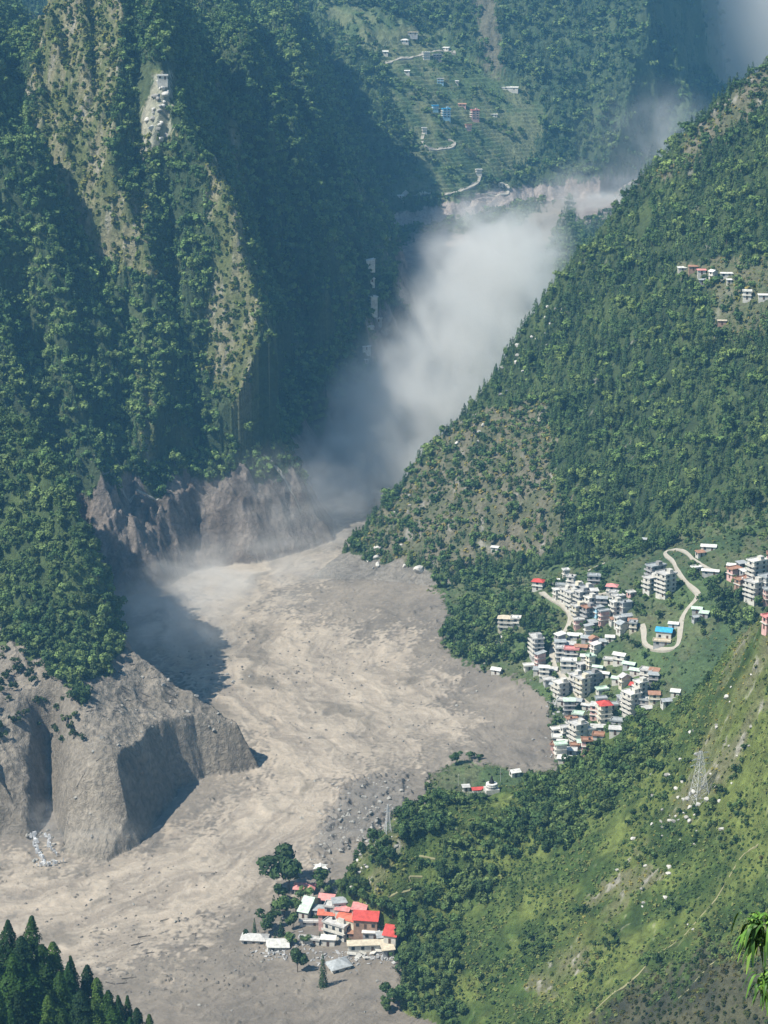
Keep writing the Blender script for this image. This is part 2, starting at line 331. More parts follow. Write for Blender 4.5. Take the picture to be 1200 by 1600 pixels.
for _ in range(2):                                        # rounded centre line of the river
    RP = np.concatenate([RP[:1]] + [np.array([a * 0.75 + b * 0.25, a * 0.25 + b * 0.75]) for a, b in zip(RP[:-1], RP[1:])] + [RP[-1:]])
kk = MUD; mx, my = GX[kk], GY[kk]; bd = np.full(mx.shape, 1e9); bs = np.zeros(mx.shape); bn = np.zeros(mx.shape); acc = 0.0
for a, b in zip(RP[:-1], RP[1:]):
    d_, t_, side_ = segd(mx, my, a, b); L_ = math.dist(a, b); u_ = d_ < bd
    bd = np.where(u_, d_, bd); bs = np.where(u_, acc + t_ * L_, bs); bn = np.where(u_, np.sign(side_) * d_, bn); acc += L_
SS = np.zeros(GX.shape); SN = np.zeros(GX.shape); SS[kk] = bs; SN[kk] = bn
wob_ = nd * 14 + nb * 4
streak = fbm(SS * 0.16 + na * 12, SN + wob_, 13, 5, 401); streak2 = fbm(SS * 0.22 + nd * 9, SN + wob_, 5, 4, 411, True)
alb = C3((0.10, 0.12, 0.05))
# mud: dull grey sheet, pinker and paler where it still flows
mudc = mix(C3((0.165, 0.152, 0.132)), C3((0.235, 0.213, 0.18)), sstep(-0.3, 0.5, na + 0.4 * nb))
flow = fbm(GX * 0.55 + nd * 30, GY + nd * 24, 26, 5, 141, True)
flow = fbm(GX * 0.55 + nd * 30, GY + nd * 24, 26, 5, 141, True)
mudc = mix(mudc, C3((0.165, 0.15, 0.13)), sstep(0.05, 0.45, streak + 0.3 * nb) * 0.45)
mudc = mix(mudc, C3((0.34, 0.31, 0.26)), sstep(0.55, 0.85, streak2) * 0.25)
rivc = mix(C3((0.27, 0.24, 0.20)), C3((0.40, 0.355, 0.29)), sstep(-0.35, 0.35, streak + 0.25 * nd))
rivc = mix(rivc, C3((0.46, 0.42, 0.35)), sstep(0.5, 0.8, streak2) * 0.45)
lightness = soft(LIGHTP, 60, 45)
lightness = sstep(0.0, 1.0, lightness)
mudall = mix(mudc, rivc, lightness)
chan = fbm(GX * 0.8 + nd * 40 + GY * 0.25, GY * 0.8 + na * 30, 34, 4, 143, True)       # braided wet channels and dry crests
mudall = mix(mudall, C3((0.16, 0.145, 0.12)), sstep(0.18, 0.42, fbm(SS * 0.3, SN + wob_, 24, 4, 421)) * (0.3 + 0.35 * lightness))
mudall = mix(mudall, C3((0.14, 0.135, 0.125)), sstep(0.28, 0.5, fbm(GX, GY, 11, 4, 149)) * 0.45)
mudall = mudall * np.array([0.94, 0.90, 0.86])
mudall = mix(mudall, C3((0.155, 0.145, 0.13)), soft([(480, 1340), (510, 1280), (560, 1220), (640, 1215), (620, 1270), (560, 1320), (500, 1350)], 20, 12) * 0.6)
# village slope
grass = mix(C3((0.050, 0.085, 0.035)), C3((0.10, 0.15, 0.055)), sstep(-0.35, 0.4, na + 0.5 * nb))
grass = mix(grass, C3((0.19, 0.165, 0.11)), sstep(0.2, 0.5, nd + 0.3 * nb) * 0.6)
alb = np.where((GK == 0)[..., None], grass, alb)
alb = np.where(MUD[..., None], mudall, alb)
upper = (GK == 0) & ~MUD
# right slope
fg = mix(C3((0.035, 0.055, 0.022)), C3((0.075, 0.105, 0.035)), sstep(-0.3, 0.4, nd))
brown = inpx([(600, 790), (690, 680), (740, 640), (860, 620), (860, 720), (900, 800), (860, 860), (700, 890), (560, 870)], 30)
brown |= inpx([(1030, 270), (1130, 150), (1220, 90), (1220, 140), (1080, 260), (980, 300)], 15) | inpx([(1060, 410), (1230, 400), (1230, 500), (1120, 520), (1110, 450)], 10) | inpx([(1120, 830), (1230, 790), (1230, 900), (1130, 880)], 8)
brc = mix(C3((0.105, 0.115, 0.06)), C3((0.17, 0.155, 0.105)), sstep(-0.3, 0.3, nb))
brc = mix(brc, C3((0.32, 0.30, 0.26)), sstep(0.25, 0.5, fbm(GX, GY * 0.4, 9, 3, 151)) * 0.8)
c_all = mixw(brown, brc, mix(fg, C3((0.25, 0.24, 0.2)), sstep(0.42, 0.55, nb) * 0.6))
CMUD = (GK == 1) & (GPX < 730) & (GPY + nb * 14 + nd * 10 > np.interp(GPX, [480, 545, 600, 650, 700, 730], [850, 866, 874, 884, 902, 935]))
c_all = mixw(CMUD, mudc, c_all)
alb = np.where((GK == 1)[..., None], c_all, alb)
BROWN = brown & (GK == 1)
# foreground hill: yellow-green grass with scree
yg = mix(C3((0.05, 0.085, 0.02)), C3((0.125, 0.155, 0.038)), sstep(-0.35, 0.35, nd + 0.6 * nb))
scree = inpx([(990, 1350), (1130, 1230), (1210, 1050), (1210, 960), (1160, 1000), (1100, 1150), (1075, 1230), (1010, 1290)], 35) | inpx([(830, 1540), (960, 1360), (1030, 1370), (960, 1450), (860, 1580)], 35) | inpx([(545, 1350), (600, 1270), (640, 1320), (590, 1400)], 12)
SCREE = scree & (GK == 2)
yg = yg * np.clip(1 + 0.55 * nc + 0.5 * nb, 0.45, 1.6)[..., None]
yg = np.where(SCREE[..., None], mix(mix(yg, C3((0.15, 0.15, 0.075)), sstep(-0.3, 0.3, nb)), C3((0.36, 0.34, 0.29)), sstep(0.25, 0.5, nc + 0.5 * nb) * 0.75), mix(yg, C3((0.30, 0.28, 0.2)), sstep(0.4, 0.6, nc) * 0.5))
shade_w = soft([(860, 1660), (960, 1550), (1060, 1520), (1230, 1490), (1230, 1660)], 60, 45)  # shadowed lower corner of the hill, painted as darker ground colour
shade_patch = shade_w > 0.6
yg = mix(yg, mix(C3((0.05, 0.05, 0.035)), C3((0.085, 0.08, 0.05)), sstep(-0.2, 0.2, nb)), shade_w * 0.9)
SHADE = shade_patch & (GK == 2)
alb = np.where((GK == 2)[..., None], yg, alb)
alb = np.where((GK == 7)[..., None], C3((0.05, 0.08, 0.025)), alb)
# near-left spur
d1 = mix(C3((0.045, 0.07, 0.025)), C3((0.085, 0.12, 0.04)), sstep(-0.3, 0.3, nd))
relz = GZ - GF
COAT = (GK == 3) & (relz < np.interp(GPX, [-50, 40, 100, 180, 240], [56, 52, 46, 46, 60]) + nb * 7)
coat = mix(C3((0.20, 0.175, 0.14)), C3((0.29, 0.255, 0.205)), sstep(-0.3, 0.4, nd + nb * 0.5))
coat = mix(coat, C3((0.07, 0.07, 0.065)), soft([(38, 1295), (60, 1285), (100, 1295), (100, 1350), (60, 1352), (45, 1330)], 5, 6) * 0.7)
band = np.sin((GZ + nd * 3 + nb * 1.2) * 2.1) + 0.6 * np.sin((GZ + nd * 3) * 5.3)
coat = mix(coat, C3((0.15, 0.135, 0.115)), sstep(0.3, 1.2, band) * 0.45)
coat = mix(coat, C3((0.12, 0.11, 0.10)), sstep(0.35, 0.5, nc + 0.4 * nb) * 0.7)
alb = np.where((GK == 3)[..., None], np.where(COAT[..., None], coat, d1), alb)
# left mountain: forest floor, rocky crests paled with painted sunlight, scoured grey foot
mg = mix(C3((0.04, 0.065, 0.03)), C3((0.075, 0.10, 0.045)), sstep(-0.3, 0.3, nd))
rocky = inpx([(30, -50), (60, 100), (40, 200), (70, 250), (110, 330), (170, 420), (245, 440), (200, 330), (170, 250), (190, 100), (190, -50)], 22)
rocky |= inpx([(240, 110), (215, 200), (215, 250), (270, 240), (268, 110)], 5) | inpx([(320, 235), (330, 400), (310, 560), (370, 640), (410, 660), (412, 470), (375, 300)], 18) | inpx([(160, 290), (250, 440), (235, 420), (220, 300)], 15)
rkc = mix(C3((0.12, 0.14, 0.055)), C3((0.23, 0.215, 0.125)), sstep(-0.2, 0.3, nb))
rkc = mix(rkc, C3((0.36, 0.34, 0.28)), sstep(0.25, 0.5, nc + nb * 0.6) * 0.7)
pin = soft([(238, 118), (268, 112), (272, 200), (258, 220), (215, 255), (222, 190)], 4, 5)[..., None]
rkc = rkc * (1 - pin * 0.6) + np.array([0.42, 0.41, 0.34]) * pin * 0.6
rocky2 = sstep(0.30, 0.5, fbm(GX, GY * 0.35, 45, 4, 161))
ROCKY = rocky & (GK == 4)
m_all = mix(np.where(rocky[..., None], rkc, mg), rkc, rocky2 * (GK == 4) * 0.7)
SCOUR = (GK == 4) & (relz < np.interp(GY, [1100, 1180, 1300, 1500, 1700], [58, 62, 48, 26, 40]) + nb * 9 + nd * 34)
SCOUR |= (GK == 4) & inpx([(575, 500), (600, 475), (640, 490), (680, 515), (675, 600), (690, 680), (640, 690), (600, 610), (578, 560)], 14)
scc = mix(C3((0.125, 0.105, 0.09)), C3((0.215, 0.185, 0.16)), sstep(-0.3, 0.3, nd + nb))
m_all = np.where(SCOUR[..., None], scc, m_all)
alb = np.where((GK == 4)[..., None], m_all, alb)
# far hills
fh = mix(C3((0.045, 0.075, 0.035)), C3((0.08, 0.11, 0.05)), sstep(-0.3, 0.3, nd))
TERP = [(470, -20), (560, 10), (690, 50), (860, 170), (830, 250), (720, 320), (640, 300), (640, 200), (600, 100), (540, 60)]
TERR = (GK == 5) & inpx(TERP, 15)
tc = mix(C3((0.085, 0.13, 0.055)), C3((0.15, 0.17, 0.085)), sstep(-0.3, 0.3, nb + na))
farmud = (GK == 5) & (relz < 14 + nb * 5)
fh = np.where(TERR[..., None], tc, fh)
bare = (GK == 5) & inpx([(735, -20), (770, -20), (790, 120), (760, 110)], 10)
fh = np.where(bare[..., None], C3((0.13, 0.125, 0.085)), fh)
fh = np.where(farmud[..., None], C3((0.33, 0.28, 0.25)), fh)
bench = inpx([(622, 382), (660, 372), (738, 370), (765, 398), (745, 418), (700, 412), (630, 415)], 8) | inpx([(880, 285), (960, 280), (985, 330), (900, 350)], 12)
farmud = farmud | (bench & (GK == 5))
alb = np.where((GK == 5)[..., None], fh, alb)
alb = mixw(bench & (GY > 1500), mix(C3((0.30, 0.235, 0.195)), C3((0.22, 0.175, 0.15)), sstep(-0.2, 0.3, nb)), alb)
alb = np.where((GK == 6)[..., None], mix(C3((0.12, 0.14, 0.09)), C3((0.30, 0.28, 0.24)), sstep(0.1, 0.4, nb + na)), alb)

# field terraces: cut steps, each strip with its own crop
def terrace(mask, step, keep):
    global GZ, alb
    q = (GZ + nd * 2.5) / step; fl_ = np.floor(q); st = (fl_ + sstep(0.62, 1.0, q - fl_)) * step - nd * 2.5
    GZ = np.where(mask > 0.02, GZ + (st - GZ) * mask * keep, GZ)
    hsh = (_hash(fl_, np.floor(GX / 34 + fl_ * 0.37), 5) & 1023) / 1023.0
    crop = C3((0.085, 0.135, 0.045)) * (1 - hsh[..., None]) + C3((0.19, 0.18, 0.095)) * hsh[..., None]
    crop = mix(crop, C3((0.10, 0.085, 0.06)), sstep(0.6, 0.75, q - fl_) * sstep(1.0, 0.9, q - fl_) * 0.7)
    alb = mix(alb, crop, mask * 0.55)
vm = ((GK == 0) & ~MUD & (GY < 1400)) * 1.0
terrace(vm * np.clip(sstep(-0.2, 0.1, nd) * 0.9, 0, 1), 2.0, 0.75)
terrace(((GK == 1) & ~CMUD) * soft([(1095, 800), (1240, 770), (1240, 905), (1120, 890)], 10, 10), 2.2, 0.85)
terrace(((GK == 1) & ~CMUD) * soft([(1062, 412), (1240, 395), (1240, 545), (1112, 528), (1105, 455)], 10, 10), 2.4, 0.85)

# relief of the mud: mounds, tongues, blocks and flow lines
mrel = flow * 0.7 + streak * 2.2 + streak2 * 0.9 + fbm(GX * 0.6, GY, 9, 4, 171, True) * 0.5 + nc * 0.3
mound = sstep(0.1, 0.5, fbm(GX + nd * 20, GY, 48, 4, 175)) * 2.2
amp = sstep(2600, 800, GY)
GZ = GZ + np.where(MUD, (mrel * 0.42 + mound * np.where(RIV, 0.7, 0.35)) * amp, 0)
GZ = GZ + np.where(MUD & ~RIV, sstep(0.45, 0.65, fbm(GX, GY, 12, 3, 181) + 0.1) * 1.2, 0)
blocky = soft([(480, 1340), (510, 1280), (560, 1220), (640, 1215), (620, 1270), (560, 1320), (500, 1350)], 20, 12)
GZ = GZ + blocky * sstep(0.0, 0.5, fbm(GX, GY, 10, 3, 183, True)) * 1.8
GZ = GZ + np.where(GK == 2, np.maximum(nc, -0.2) * 0.7 + fbm(GX, GY, 7, 3, 195, True) * 0.8, 0)
GZ = GZ + np.where(COAT | SCOUR, (fbm(GX, GY * 0.6, 16, 4, 191, True) - 0.4) * 2.6 + fbm(GX, GY, 5, 3, 193, True) * 0.9, 0)

# ---------------------------------------------------------------- the ground, split into its stretches
idx = np.arange(NR * NC).reshape(NR, NC)
Q = np.stack([idx[:-1, :-1], idx[:-1, 1:], idx[1:, 1:], idx[1:, :-1]], -1).reshape(-1, 4)
CO = np.stack([GX, GY, GZ], -1).reshape(-1, 3)
tx = np.gradient(CO.reshape(NR, NC, 3), axis=1); ty = np.gradient(CO.reshape(NR, NC, 3), axis=0)
NRM = np.cross(tx, ty); NRM /= np.linalg.norm(NRM, axis=2, keepdims=True); NRM = NRM.reshape(-1, 3)
ALB = np.concatenate([np.clip(alb, 0.005, 0.9), np.ones((NR, NC, 1))], 2).reshape(-1, 4)
ZONE = GK.copy(); ZONE[(GK == 0) & MUD] = 8; ZONE[RIV] = 9
fz = ZONE[:-1, :-1].ravel()
def tag(o, label=None, cat=None, group=None, kind=None):
    for k, v in (('label', label), ('category', cat), ('group', group), ('kind', kind)):
        if v: o[k] = v
    return o
def raw_mesh(name, co, quads, mat, col=None, nrm=None, smooth=False, nside=4):
    me = bpy.data.meshes.new(name); n = len(co)
    me.vertices.add(n); me.vertices.foreach_set("co", np.ascontiguousarray(co, np.float32).ravel())
    me.loops.add(quads.size); me.loops.foreach_set("vertex_index", quads.ravel().astype(np.int32))
    me.polygons.add(len(quads)); me.polygons.foreach_set("loop_start", np.arange(0, quads.size, nside, dtype=np.int32))
    if col is not None:
        a = me.color_attributes.new("alb", 'FLOAT_COLOR', 'POINT'); a.data.foreach_set("color", np.ascontiguousarray(col, np.float32).ravel())
    me.update(calc_edges=True)
    if smooth or nrm is not None: me.polygons.foreach_set("use_smooth", np.ones(len(quads), bool))
    if nrm is not None: me.normals_split_custom_set_from_vertices(nrm)
    me.materials.append(mat)
    return me
for zid, nm, mt in ((0, 'village_meadow', 'veg'), (1, 'mountain_slope', 'veg'), (2, 'hillside', 'veg'), (3, 'spur', 'veg'), (4, 'mountain', 'veg'), (5, 'far_hills', 'veg'), (6, 'distant_mountain', 'veg'), (7, 'knoll', 'veg'), (8, 'mudflow_ground', 'mud'), (9, 'river', 'river')):
    q = Q[fz == zid]
    if not len(q): continue
    used, inv = np.unique(q, return_inverse=True)
    me = raw_mesh(nm, CO[used], inv.reshape(-1, 4), M[mt], ALB[used], NRM[used])
    ob = bpy.data.objects.new(nm, me); COL.objects.link(ob); ob['kind'] = 'structure'

# ---------------------------------------------------------------- small mesh builder
class MB:
    def __init__(s): s.v = []; s.f = []
    def quadbox(s, c, h, rz=0.0, taper=1.0, M4=None):
        b = len(s.v); ca, sa = math.cos(rz), math.sin(rz)
        for z in (-1, 1):
            k = taper if z > 0 else 1.0
            for x, y in ((-1, -1), (1, -1), (1, 1), (-1, 1)):
                X, Y_ = x * h[0] * k, y * h[1] * k
                p = Vector((c[0] + X * ca - Y_ * sa, c[1] + X * sa + Y_ * ca, c[2] + z * h[2]))
                s.v.append(tuple(M4 @ p) if M4 else tuple(p))
        for q in ((0, 3, 2, 1), (4, 5, 6, 7), (0, 1, 5, 4), (1, 2, 6, 5), (2, 3, 7, 6), (3, 0, 4, 7)):
            s.f.append(tuple(b + i for i in q))
        return s
    def bar(s, a, b, r, r2=None, n=4):
        a, b = Vector(a), Vector(b); d = (b - a); L = d.length
        if L < 1e-6: return s
        q = d.to_track_quat('Z', 'Y'); r2 = r if r2 is None else r2; k = len(s.v)
        for c, rr in ((a, r), (b, r2)):
            for i in range(n):
                t = 2 * math.pi * (i + 0.5) / n
                s.v.append(tuple(c + q @ Vector((rr * math.cos(t), rr * math.sin(t), 0))))
        for i in range(n):
            j = (i + 1) % n; s.f.append((k + i, k + j, k + n + j, k + n + i))
        s.f.append(tuple(k + i for i in range(n))[::-1]); s.f.append(tuple(k + n + i for i in range(n)))
        return s
    def poly(s, pts, faces):
        b = len(s.v); s.v += [tuple(p) for p in pts]; s.f += [tuple(b + i for i in f) for f in faces]; return s
    def lathe(s, prof, n=12, c=(0, 0, 0)):
        b = len(s.v)
        for r, z in prof:
            for i in range(n):
                t = 2 * math.pi * i / n; s.v.append((c[0] + r * math.cos(t), c[1] + r * math.sin(t), c[2] + z))
        for k in range(len(prof) - 1):
            for i in range(n):
                j = (i + 1) % n; s.f.append((b + k * n + i, b + k * n + j, b + (k + 1) * n + j, b + (k + 1) * n + i))
        s.f.append(tuple(b + i for i in range(n))[::-1]); s.f.append(tuple(b + (len(prof) - 1) * n + i for i in range(n)))
        return s
    def mesh(s, name, mat, smooth=False):
        me = bpy.data.meshes.new(name); me.from_pydata(s.v, [], s.f); me.materials.append(mat)
        if smooth: me.polygons.foreach_set("use_smooth", [True] * len(me.polygons))
        me.update(); return me
    def obj(s, name, mat, parent=None, loc=None, smooth=False):
        return put(name, s.mesh(name, mat, smooth), parent, loc)
def put(name, me, parent=None, loc=None, rz=0.0, sc=None):
    o = bpy.data.objects.new(name, me); COL.objects.link(o)
    if parent: o.parent = parent
    if loc: o.location = loc
    if rz: o.rotation_euler = (0, 0, rz)
    if sc: o.scale = sc if hasattr(sc, '__len__') else (sc, sc, sc)
    return o
def empty(name, loc, rz=0.0): return put(name, None, None, loc, rz)

# ---------------------------------------------------------------- building materials
WALLS = {'white': (0.56, 0.54, 0.48), 'cream': (0.62, 0.57, 0.44), 'grey': (0.36, 0.36, 0.35), 'raw': (0.27, 0.26, 0.25), 'pink': (0.60, 0.38, 0.34), 'green': (0.45, 0.55, 0.45), 'blue': (0.30, 0.50, 0.62), 'brown': (0.33, 0.22, 0.16)}
ROOFS = {'slab': (0.50, 0.49, 0.46), 'white': (0.64, 0.63, 0.58), 'red': (0.52, 0.075, 0.06), 'blue': (0.05, 0.36, 0.62), 'green': (0.50, 0.62, 0.50), 'rust': (0.36, 0.20, 0.13), 'orange': (0.55, 0.15, 0.09), 'sand': (0.55, 0.48, 0.36), 'greyroof': (0.34, 0.36, 0.36), 'pink': (0.62, 0.26, 0.24)}
for k, c in WALLS.items(): M['w_' + k] = flat("painted_plaster_" + k, c, 0.9, 0.32, 0.45, 0.1)
for k, c in ROOFS.items(): M['r_' + k] = flat("roof_" + k, c, 0.7, 0.34, 0.7, 0.15)
M['glass'] = flat("dark_window", (0.03, 0.035, 0.04), 0.25, 0.3, 3, 0)
M['door'] = flat("wooden_door", (0.10, 0.06, 0.04), 0.7, 0.2, 3, 0)
M['metal'] = flat("galvanised_steel", (0.55, 0.56, 0.56), 0.45, 0.1, 2, 0)
M['black'] = flat("black_stone", (0.02, 0.02, 0.02), 0.5, 0.2, 2, 0)
UNIT = {}
def unit(kind):
    if kind not in UNIT:
        if kind == 'window': UNIT[kind] = MB().quadbox((0, 0, 0), (0.5, 0.05, 0.5)).mesh("window", M['glass'])
        if kind == 'door': UNIT[kind] = MB().quadbox((0, 0, 0), (0.5, 0.05, 0.5)).mesh("door", M['door'])
    return UNIT[kind]
NOVEG = []
def roof_mesh(mb, w, d, z, kind):
    W2, D2 = w / 2, d / 2
    if kind == 'flat':
        mb.quadbox((0, 0, z + 0.12), (W2 + 0.5, D2 + 0.5, 0.12))
        for x, y, a, b in ((0, D2 + 0.35, W2 + 0.5, 0.12), (0, -D2 - 0.35, W2 + 0.5, 0.12)): mb.quadbox((x, y, z + 0.5), (a, b, 0.26))
        for x in (-W2 - 0.35, W2 + 0.35): mb.quadbox((x, 0, z + 0.49), (0.12, D2 + 0.22, 0.25))
    elif kind == 'gable':
        e = 0.6; h = d * 0.28; t = 0.12
        A = [(-W2 - e, -D2 - e, z - 0.1), (W2 + e, -D2 - e, z - 0.1), (W2 + e, 0, z + h), (-W2 - e, 0, z + h), (W2 + e, D2 + e, z - 0.1), (-W2 - e, D2 + e, z - 0.1)]
        B = [(x, y, q + t) for x, y, q in A]
        mb.poly(A + B, [(6, 7, 8, 9), (9, 8, 10, 11), (1, 0, 3, 2), (2, 3, 5, 4), (0, 1, 7, 6), (4, 5, 11, 10), (1, 2, 8, 7), (2, 4, 10, 8), (3, 0, 6, 9), (5, 3, 9, 11)])
        mb.poly([(-W2, -D2, z), (-W2, D2, z), (-W2, 0, z + h - 0.15), (W2, -D2, z), (W2, D2, z), (W2, 0, z + h - 0.15)], [(0, 1, 2)[::-1], (3, 4, 5)])
    elif kind == 'hip':
        e = 0.7; h = d * 0.30; k = max(W2 - D2, 0.3)
        mb.poly([(-W2 - e, -D2 - e, z), (W2 + e, -D2 - e, z), (W2 + e, D2 + e, z), (-W2 - e, D2 + e, z), (-k, 0, z + h), (k, 0, z + h)], [(0, 1, 5, 4), (1, 2, 5), (2, 3, 4, 5), (3, 0, 4), (3, 2, 1, 0)])
    elif kind == 'shed':
        e = 0.5; h = d * 0.18
        A = [(-W2 - e, -D2 - e, z), (W2 + e, -D2 - e, z), (W2 + e, D2 + e, z + h), (-W2 - e, D2 + e, z + h)]
        mb.poly(A + [(x, y, q + 0.12) for x, y, q in A], [(3, 2, 1, 0), (4, 5, 6, 7), (0, 1, 5, 4), (1, 2, 6, 5), (2, 3, 7, 6), (3, 0, 4, 7)])
        mb.poly([(-W2, -D2, z), (-W2, D2, z), (-W2, D2, z + h), (W2, -D2, z), (W2, D2, z), (W2, D2, z + h), ], [(0, 2, 1), (3, 4, 5), (1, 2, 5, 4)])
    elif kind == 'barrel':
        n = 8; P = []
        for i in range(n + 1):
            a = math.pi * i / n; P += [(-W2 - 0.4, -math.cos(a) * (D2 + 0.3), z + math.sin(a) * d * 0.32), (W2 + 0.4, -math.cos(a) * (D2 + 0.3), z + math.sin(a) * d * 0.32)]
        mb.poly(P, [(2 * i, 2 * i + 1, 2 * i + 3, 2 * i + 2) for i in range(n)] + [tuple(range(0, 2 * n + 2, 2)), tuple(range(1, 2 * n + 2, 2))[::-1]])
def y_px_scaled(py): return py < 1340                       # village and hill houses are small ones
def house(px, py, w, d, fl, rot, roof, rcol, wcol, label, name='house', detail=1, tilt=None, sink=0.0, fh=3.0, group=None, cat=None):
    k_ = (0.60 if py > 560 and fl < 4 else 0.62 if py > 560 else 0.56 if px > 1000 else 0.70) if y_px_scaled(py) else 0.92
    w, d = w * k_, d * k_; fh = fh * (0.80 if k_ < 0.9 else 1)
    if fl > 1 and rot >= 10: rot -= 90; w, d = d, w          # the banded front looks down-left, into the sun
    x, y, z = hit(px, py); rz = math.radians(rot)
    zs = [float(ground(np.array(x + a), np.array(y + b))) for a in (-w / 2, 0, w / 2) for b in (-d / 2, 0, d / 2)]
    lo = min(min(zs), z) - 0.6
    z0 = z if fl > 1 else z
    o = empty(name, (x, y, z0 - sink), rz)
    if tilt: o.rotation_euler = (math.radians(tilt[0]), math.radians(tilt[1]), rz)
    tag(o, label, cat or name.replace('_', ' '), group)
    NOVEG.append((x, y, max(w, d) * 0.62))
    H = fl * fh; base = max(min(lo - z0, -0.5), -5.0)
    wl = MB().quadbox((0, 0, (H + base) / 2), (w / 2, d / 2, (H - base) / 2))
    wl.obj("wall", M['w_' + wcol], o)
    if fl > 1:                                            # floor slabs with a running balcony on the two front sides
        for f in range(1, fl):
            big = detail > 1
            s = MB().quadbox((0.0, -0.3, f * fh), (w / 2 + 0.35, d / 2 + (0.75 if big else 0.3), 0.14))
            if big:
                s.quadbox((0, -d / 2 - 0.98, f * fh + 0.5), (w / 2 + 0.34, 0.05, 0.36))
            s.obj("balcony" if big else "floor_slab", M['w_white'] if wcol != 'raw' else M['w_grey'], o)
    r = MB(); roof_mesh(r, w, d, H, roof); ro = r.obj("roof", M['r_' + rcol], o)
    if roof == 'flat' and detail > 1:
        MB().quadbox((w * 0.2, d * 0.15, H + 1.3), (1.4, 1.2, 1.06)).obj("stair_head", M['w_' + wcol], o)
        MB().lathe([(0.55, 0), (0.6, 0.9), (0.3, 1.15)], 10, (-w * 0.25, d * 0.2, H + 0.24)).obj("water_tank", M['black'], o)
    if roof == 'flat' and detail == 1 and fl > 1 and int(px * 7 + py) % 3:
        MB().lathe([(0.5, 0), (0.55, 0.8), (0.3, 1.05)], 8, (w * 0.22, -d * 0.15, H + 0.24)).obj("water_tank", M['black'] if int(px) % 2 else M['metal'], o)
    ww, wh = (1.3, 1.35)
    for f in range(fl):
        zc = f * fh + 1.55
        nf = max(1, int(w // 3.2)); ns = max(1, int(d // 3.6))
        if detail < 1: nf, ns = min(nf, 2), 0
        for i in range(nf):
            if f == 0 and i == nf // 2:
                put("door", unit('door'), o, (-w / 2 + (i + 0.5) * w / nf, -d / 2 - 0.06, 1.05), 0, (1.0, 1, 2.1)); continue
            put("window", unit('window'), o, (-w / 2 + (i + 0.5) * w / nf, -d / 2 - 0.06, zc), 0, (ww, 1, wh))
        for i in range(ns):
            yy = -d / 2 + (i + 0.5) * d / ns
            put("window", unit('window'), o, (-w / 2 - 0.06, yy, zc), math.pi / 2, (ww, 1, wh))
            if detail > 1: put("window", unit('window'), o, (w / 2 + 0.06, yy, zc), math.pi / 2, (ww, 1, wh))
    return o

# ---------------------------------------------------------------- roads and trails, draped on the ground
ROADPX = []
def drape(name, pts, width, mat, label, cat, lift=0.25, kind=None, z0=None):
    W3 = [hit(*p) for p in pts]
    P = [np.array(W3[0])]
    for a, b in zip(W3[:-1], W3[1:]):
        n = max(2, int(math.dist(a[:2], b[:2]) / 2.5))
        P += [np.array(a) + (np.array(b) - np.array(a)) * i / n for i in range(1, n + 1)]
    P = np.array(P)
    for _ in range(3): P[1:-1] = (P[:-2] + P[1:-1] * 2 + P[2:]) / 4
    T = np.gradient(P[:, :2], axis=0); T /= np.linalg.norm(T, axis=1, keepdims=True) + 1e-9
    Nn = np.stack([-T[:, 1], T[:, 0]], 1)
    zc = ground(P[:, 0], P[:, 1])
    v = []; K = (-1, -0.5, 0, 0.5, 1)
    for i in range(len(P)):
        wv = width / 2 * (1 + 0.18 * math.sin(i * 0.7 + len(pts)))
        e = [P[i, :2] + Nn[i] * wv * k for k in K]
        zz = [float(ground(np.array(q[0]), np.array(q[1]))) for q in e]
        top = 0.5 * max(zz) + 0.5 * float(zc[i])
        for q, zq in zip(e, zz): v.append((q[0], q[1], max(zq, top * 0.6 + zq * 0.4) + lift))
        v.append((e[-1][0], e[-1][1], min(zz) - 1)); v.append((e[0][0], e[0][1], min(zz) - 1))
    n = 7; f = []
    for i in range(len(P) - 1):
        for k in range(n):
            a, b = i * n + k, i * n + (k + 1) % n
            f.append((a, a + n, b + n, b))
    me = bpy.data.meshes.new(name); me.from_pydata(v, [], f); me.materials.append(mat); me.update()
    o = bpy.data.objects.new(name, me); COL.objects.link(o)
    tag(o, label, cat, None, kind)
    for p in P[::2]: NOVEG.append((p[0], p[1], width * 0.75 + 0.8))
    return o
S = 'structure'
drape("road", [(845, 926), (862, 938), (882, 948), (893, 966), (886, 984), (868, 1000), (861, 1012), (862, 1026), (868, 1045), (880, 1058), (890, 1072), (905, 1092), (930, 1108)], 2.3, M['road'], None, None, kind=S)
drape("road", [(1076, 914), (1060, 896), (1052, 878), (1037, 866), (1040, 860), (1056, 858), (1072, 863), (1084, 876), (1100, 886), (1122, 894)], 2.1, M['road'], None, None, kind=S)
drape("road", [(1003, 976), (1008, 992), (1003, 1006), (1014, 1013), (1030, 1016), (1055, 1015), (1061, 1006), (1063, 980), (1066, 962), (1078, 945), (1096, 932), (1084, 922), (1076, 914)], 2.5, M['road'], None, None, kind=S)
drape("road", [(965, 926), (930, 929), (905, 926), (880, 928)], 2.2, M['road'], None, None, kind=S)
drape("road", [(918, 893), (930, 886), (945, 880)], 1.6, M['road'], None, None, kind=S)
drape("road", [(602, 101), (622, 92), (645, 88), (668, 82), (690, 80), (712, 84)], 3.0, M['road'], None, None, kind=S)
drape("road", [(662, 208), (658, 222), (668, 232), (690, 234), (706, 230), (714, 222), (700, 217)], 3.0, M['road'], None, None, kind=S)
drape("road", [(628, 308), (660, 303), (700, 303), (728, 297), (748, 284), (750, 270)], 3.2, M['road'], None, None, kind=S)
drape("road", [(760, 302), (780, 304), (796, 300), (790, 288)], 3.5, M['road'], None, None, kind=S)
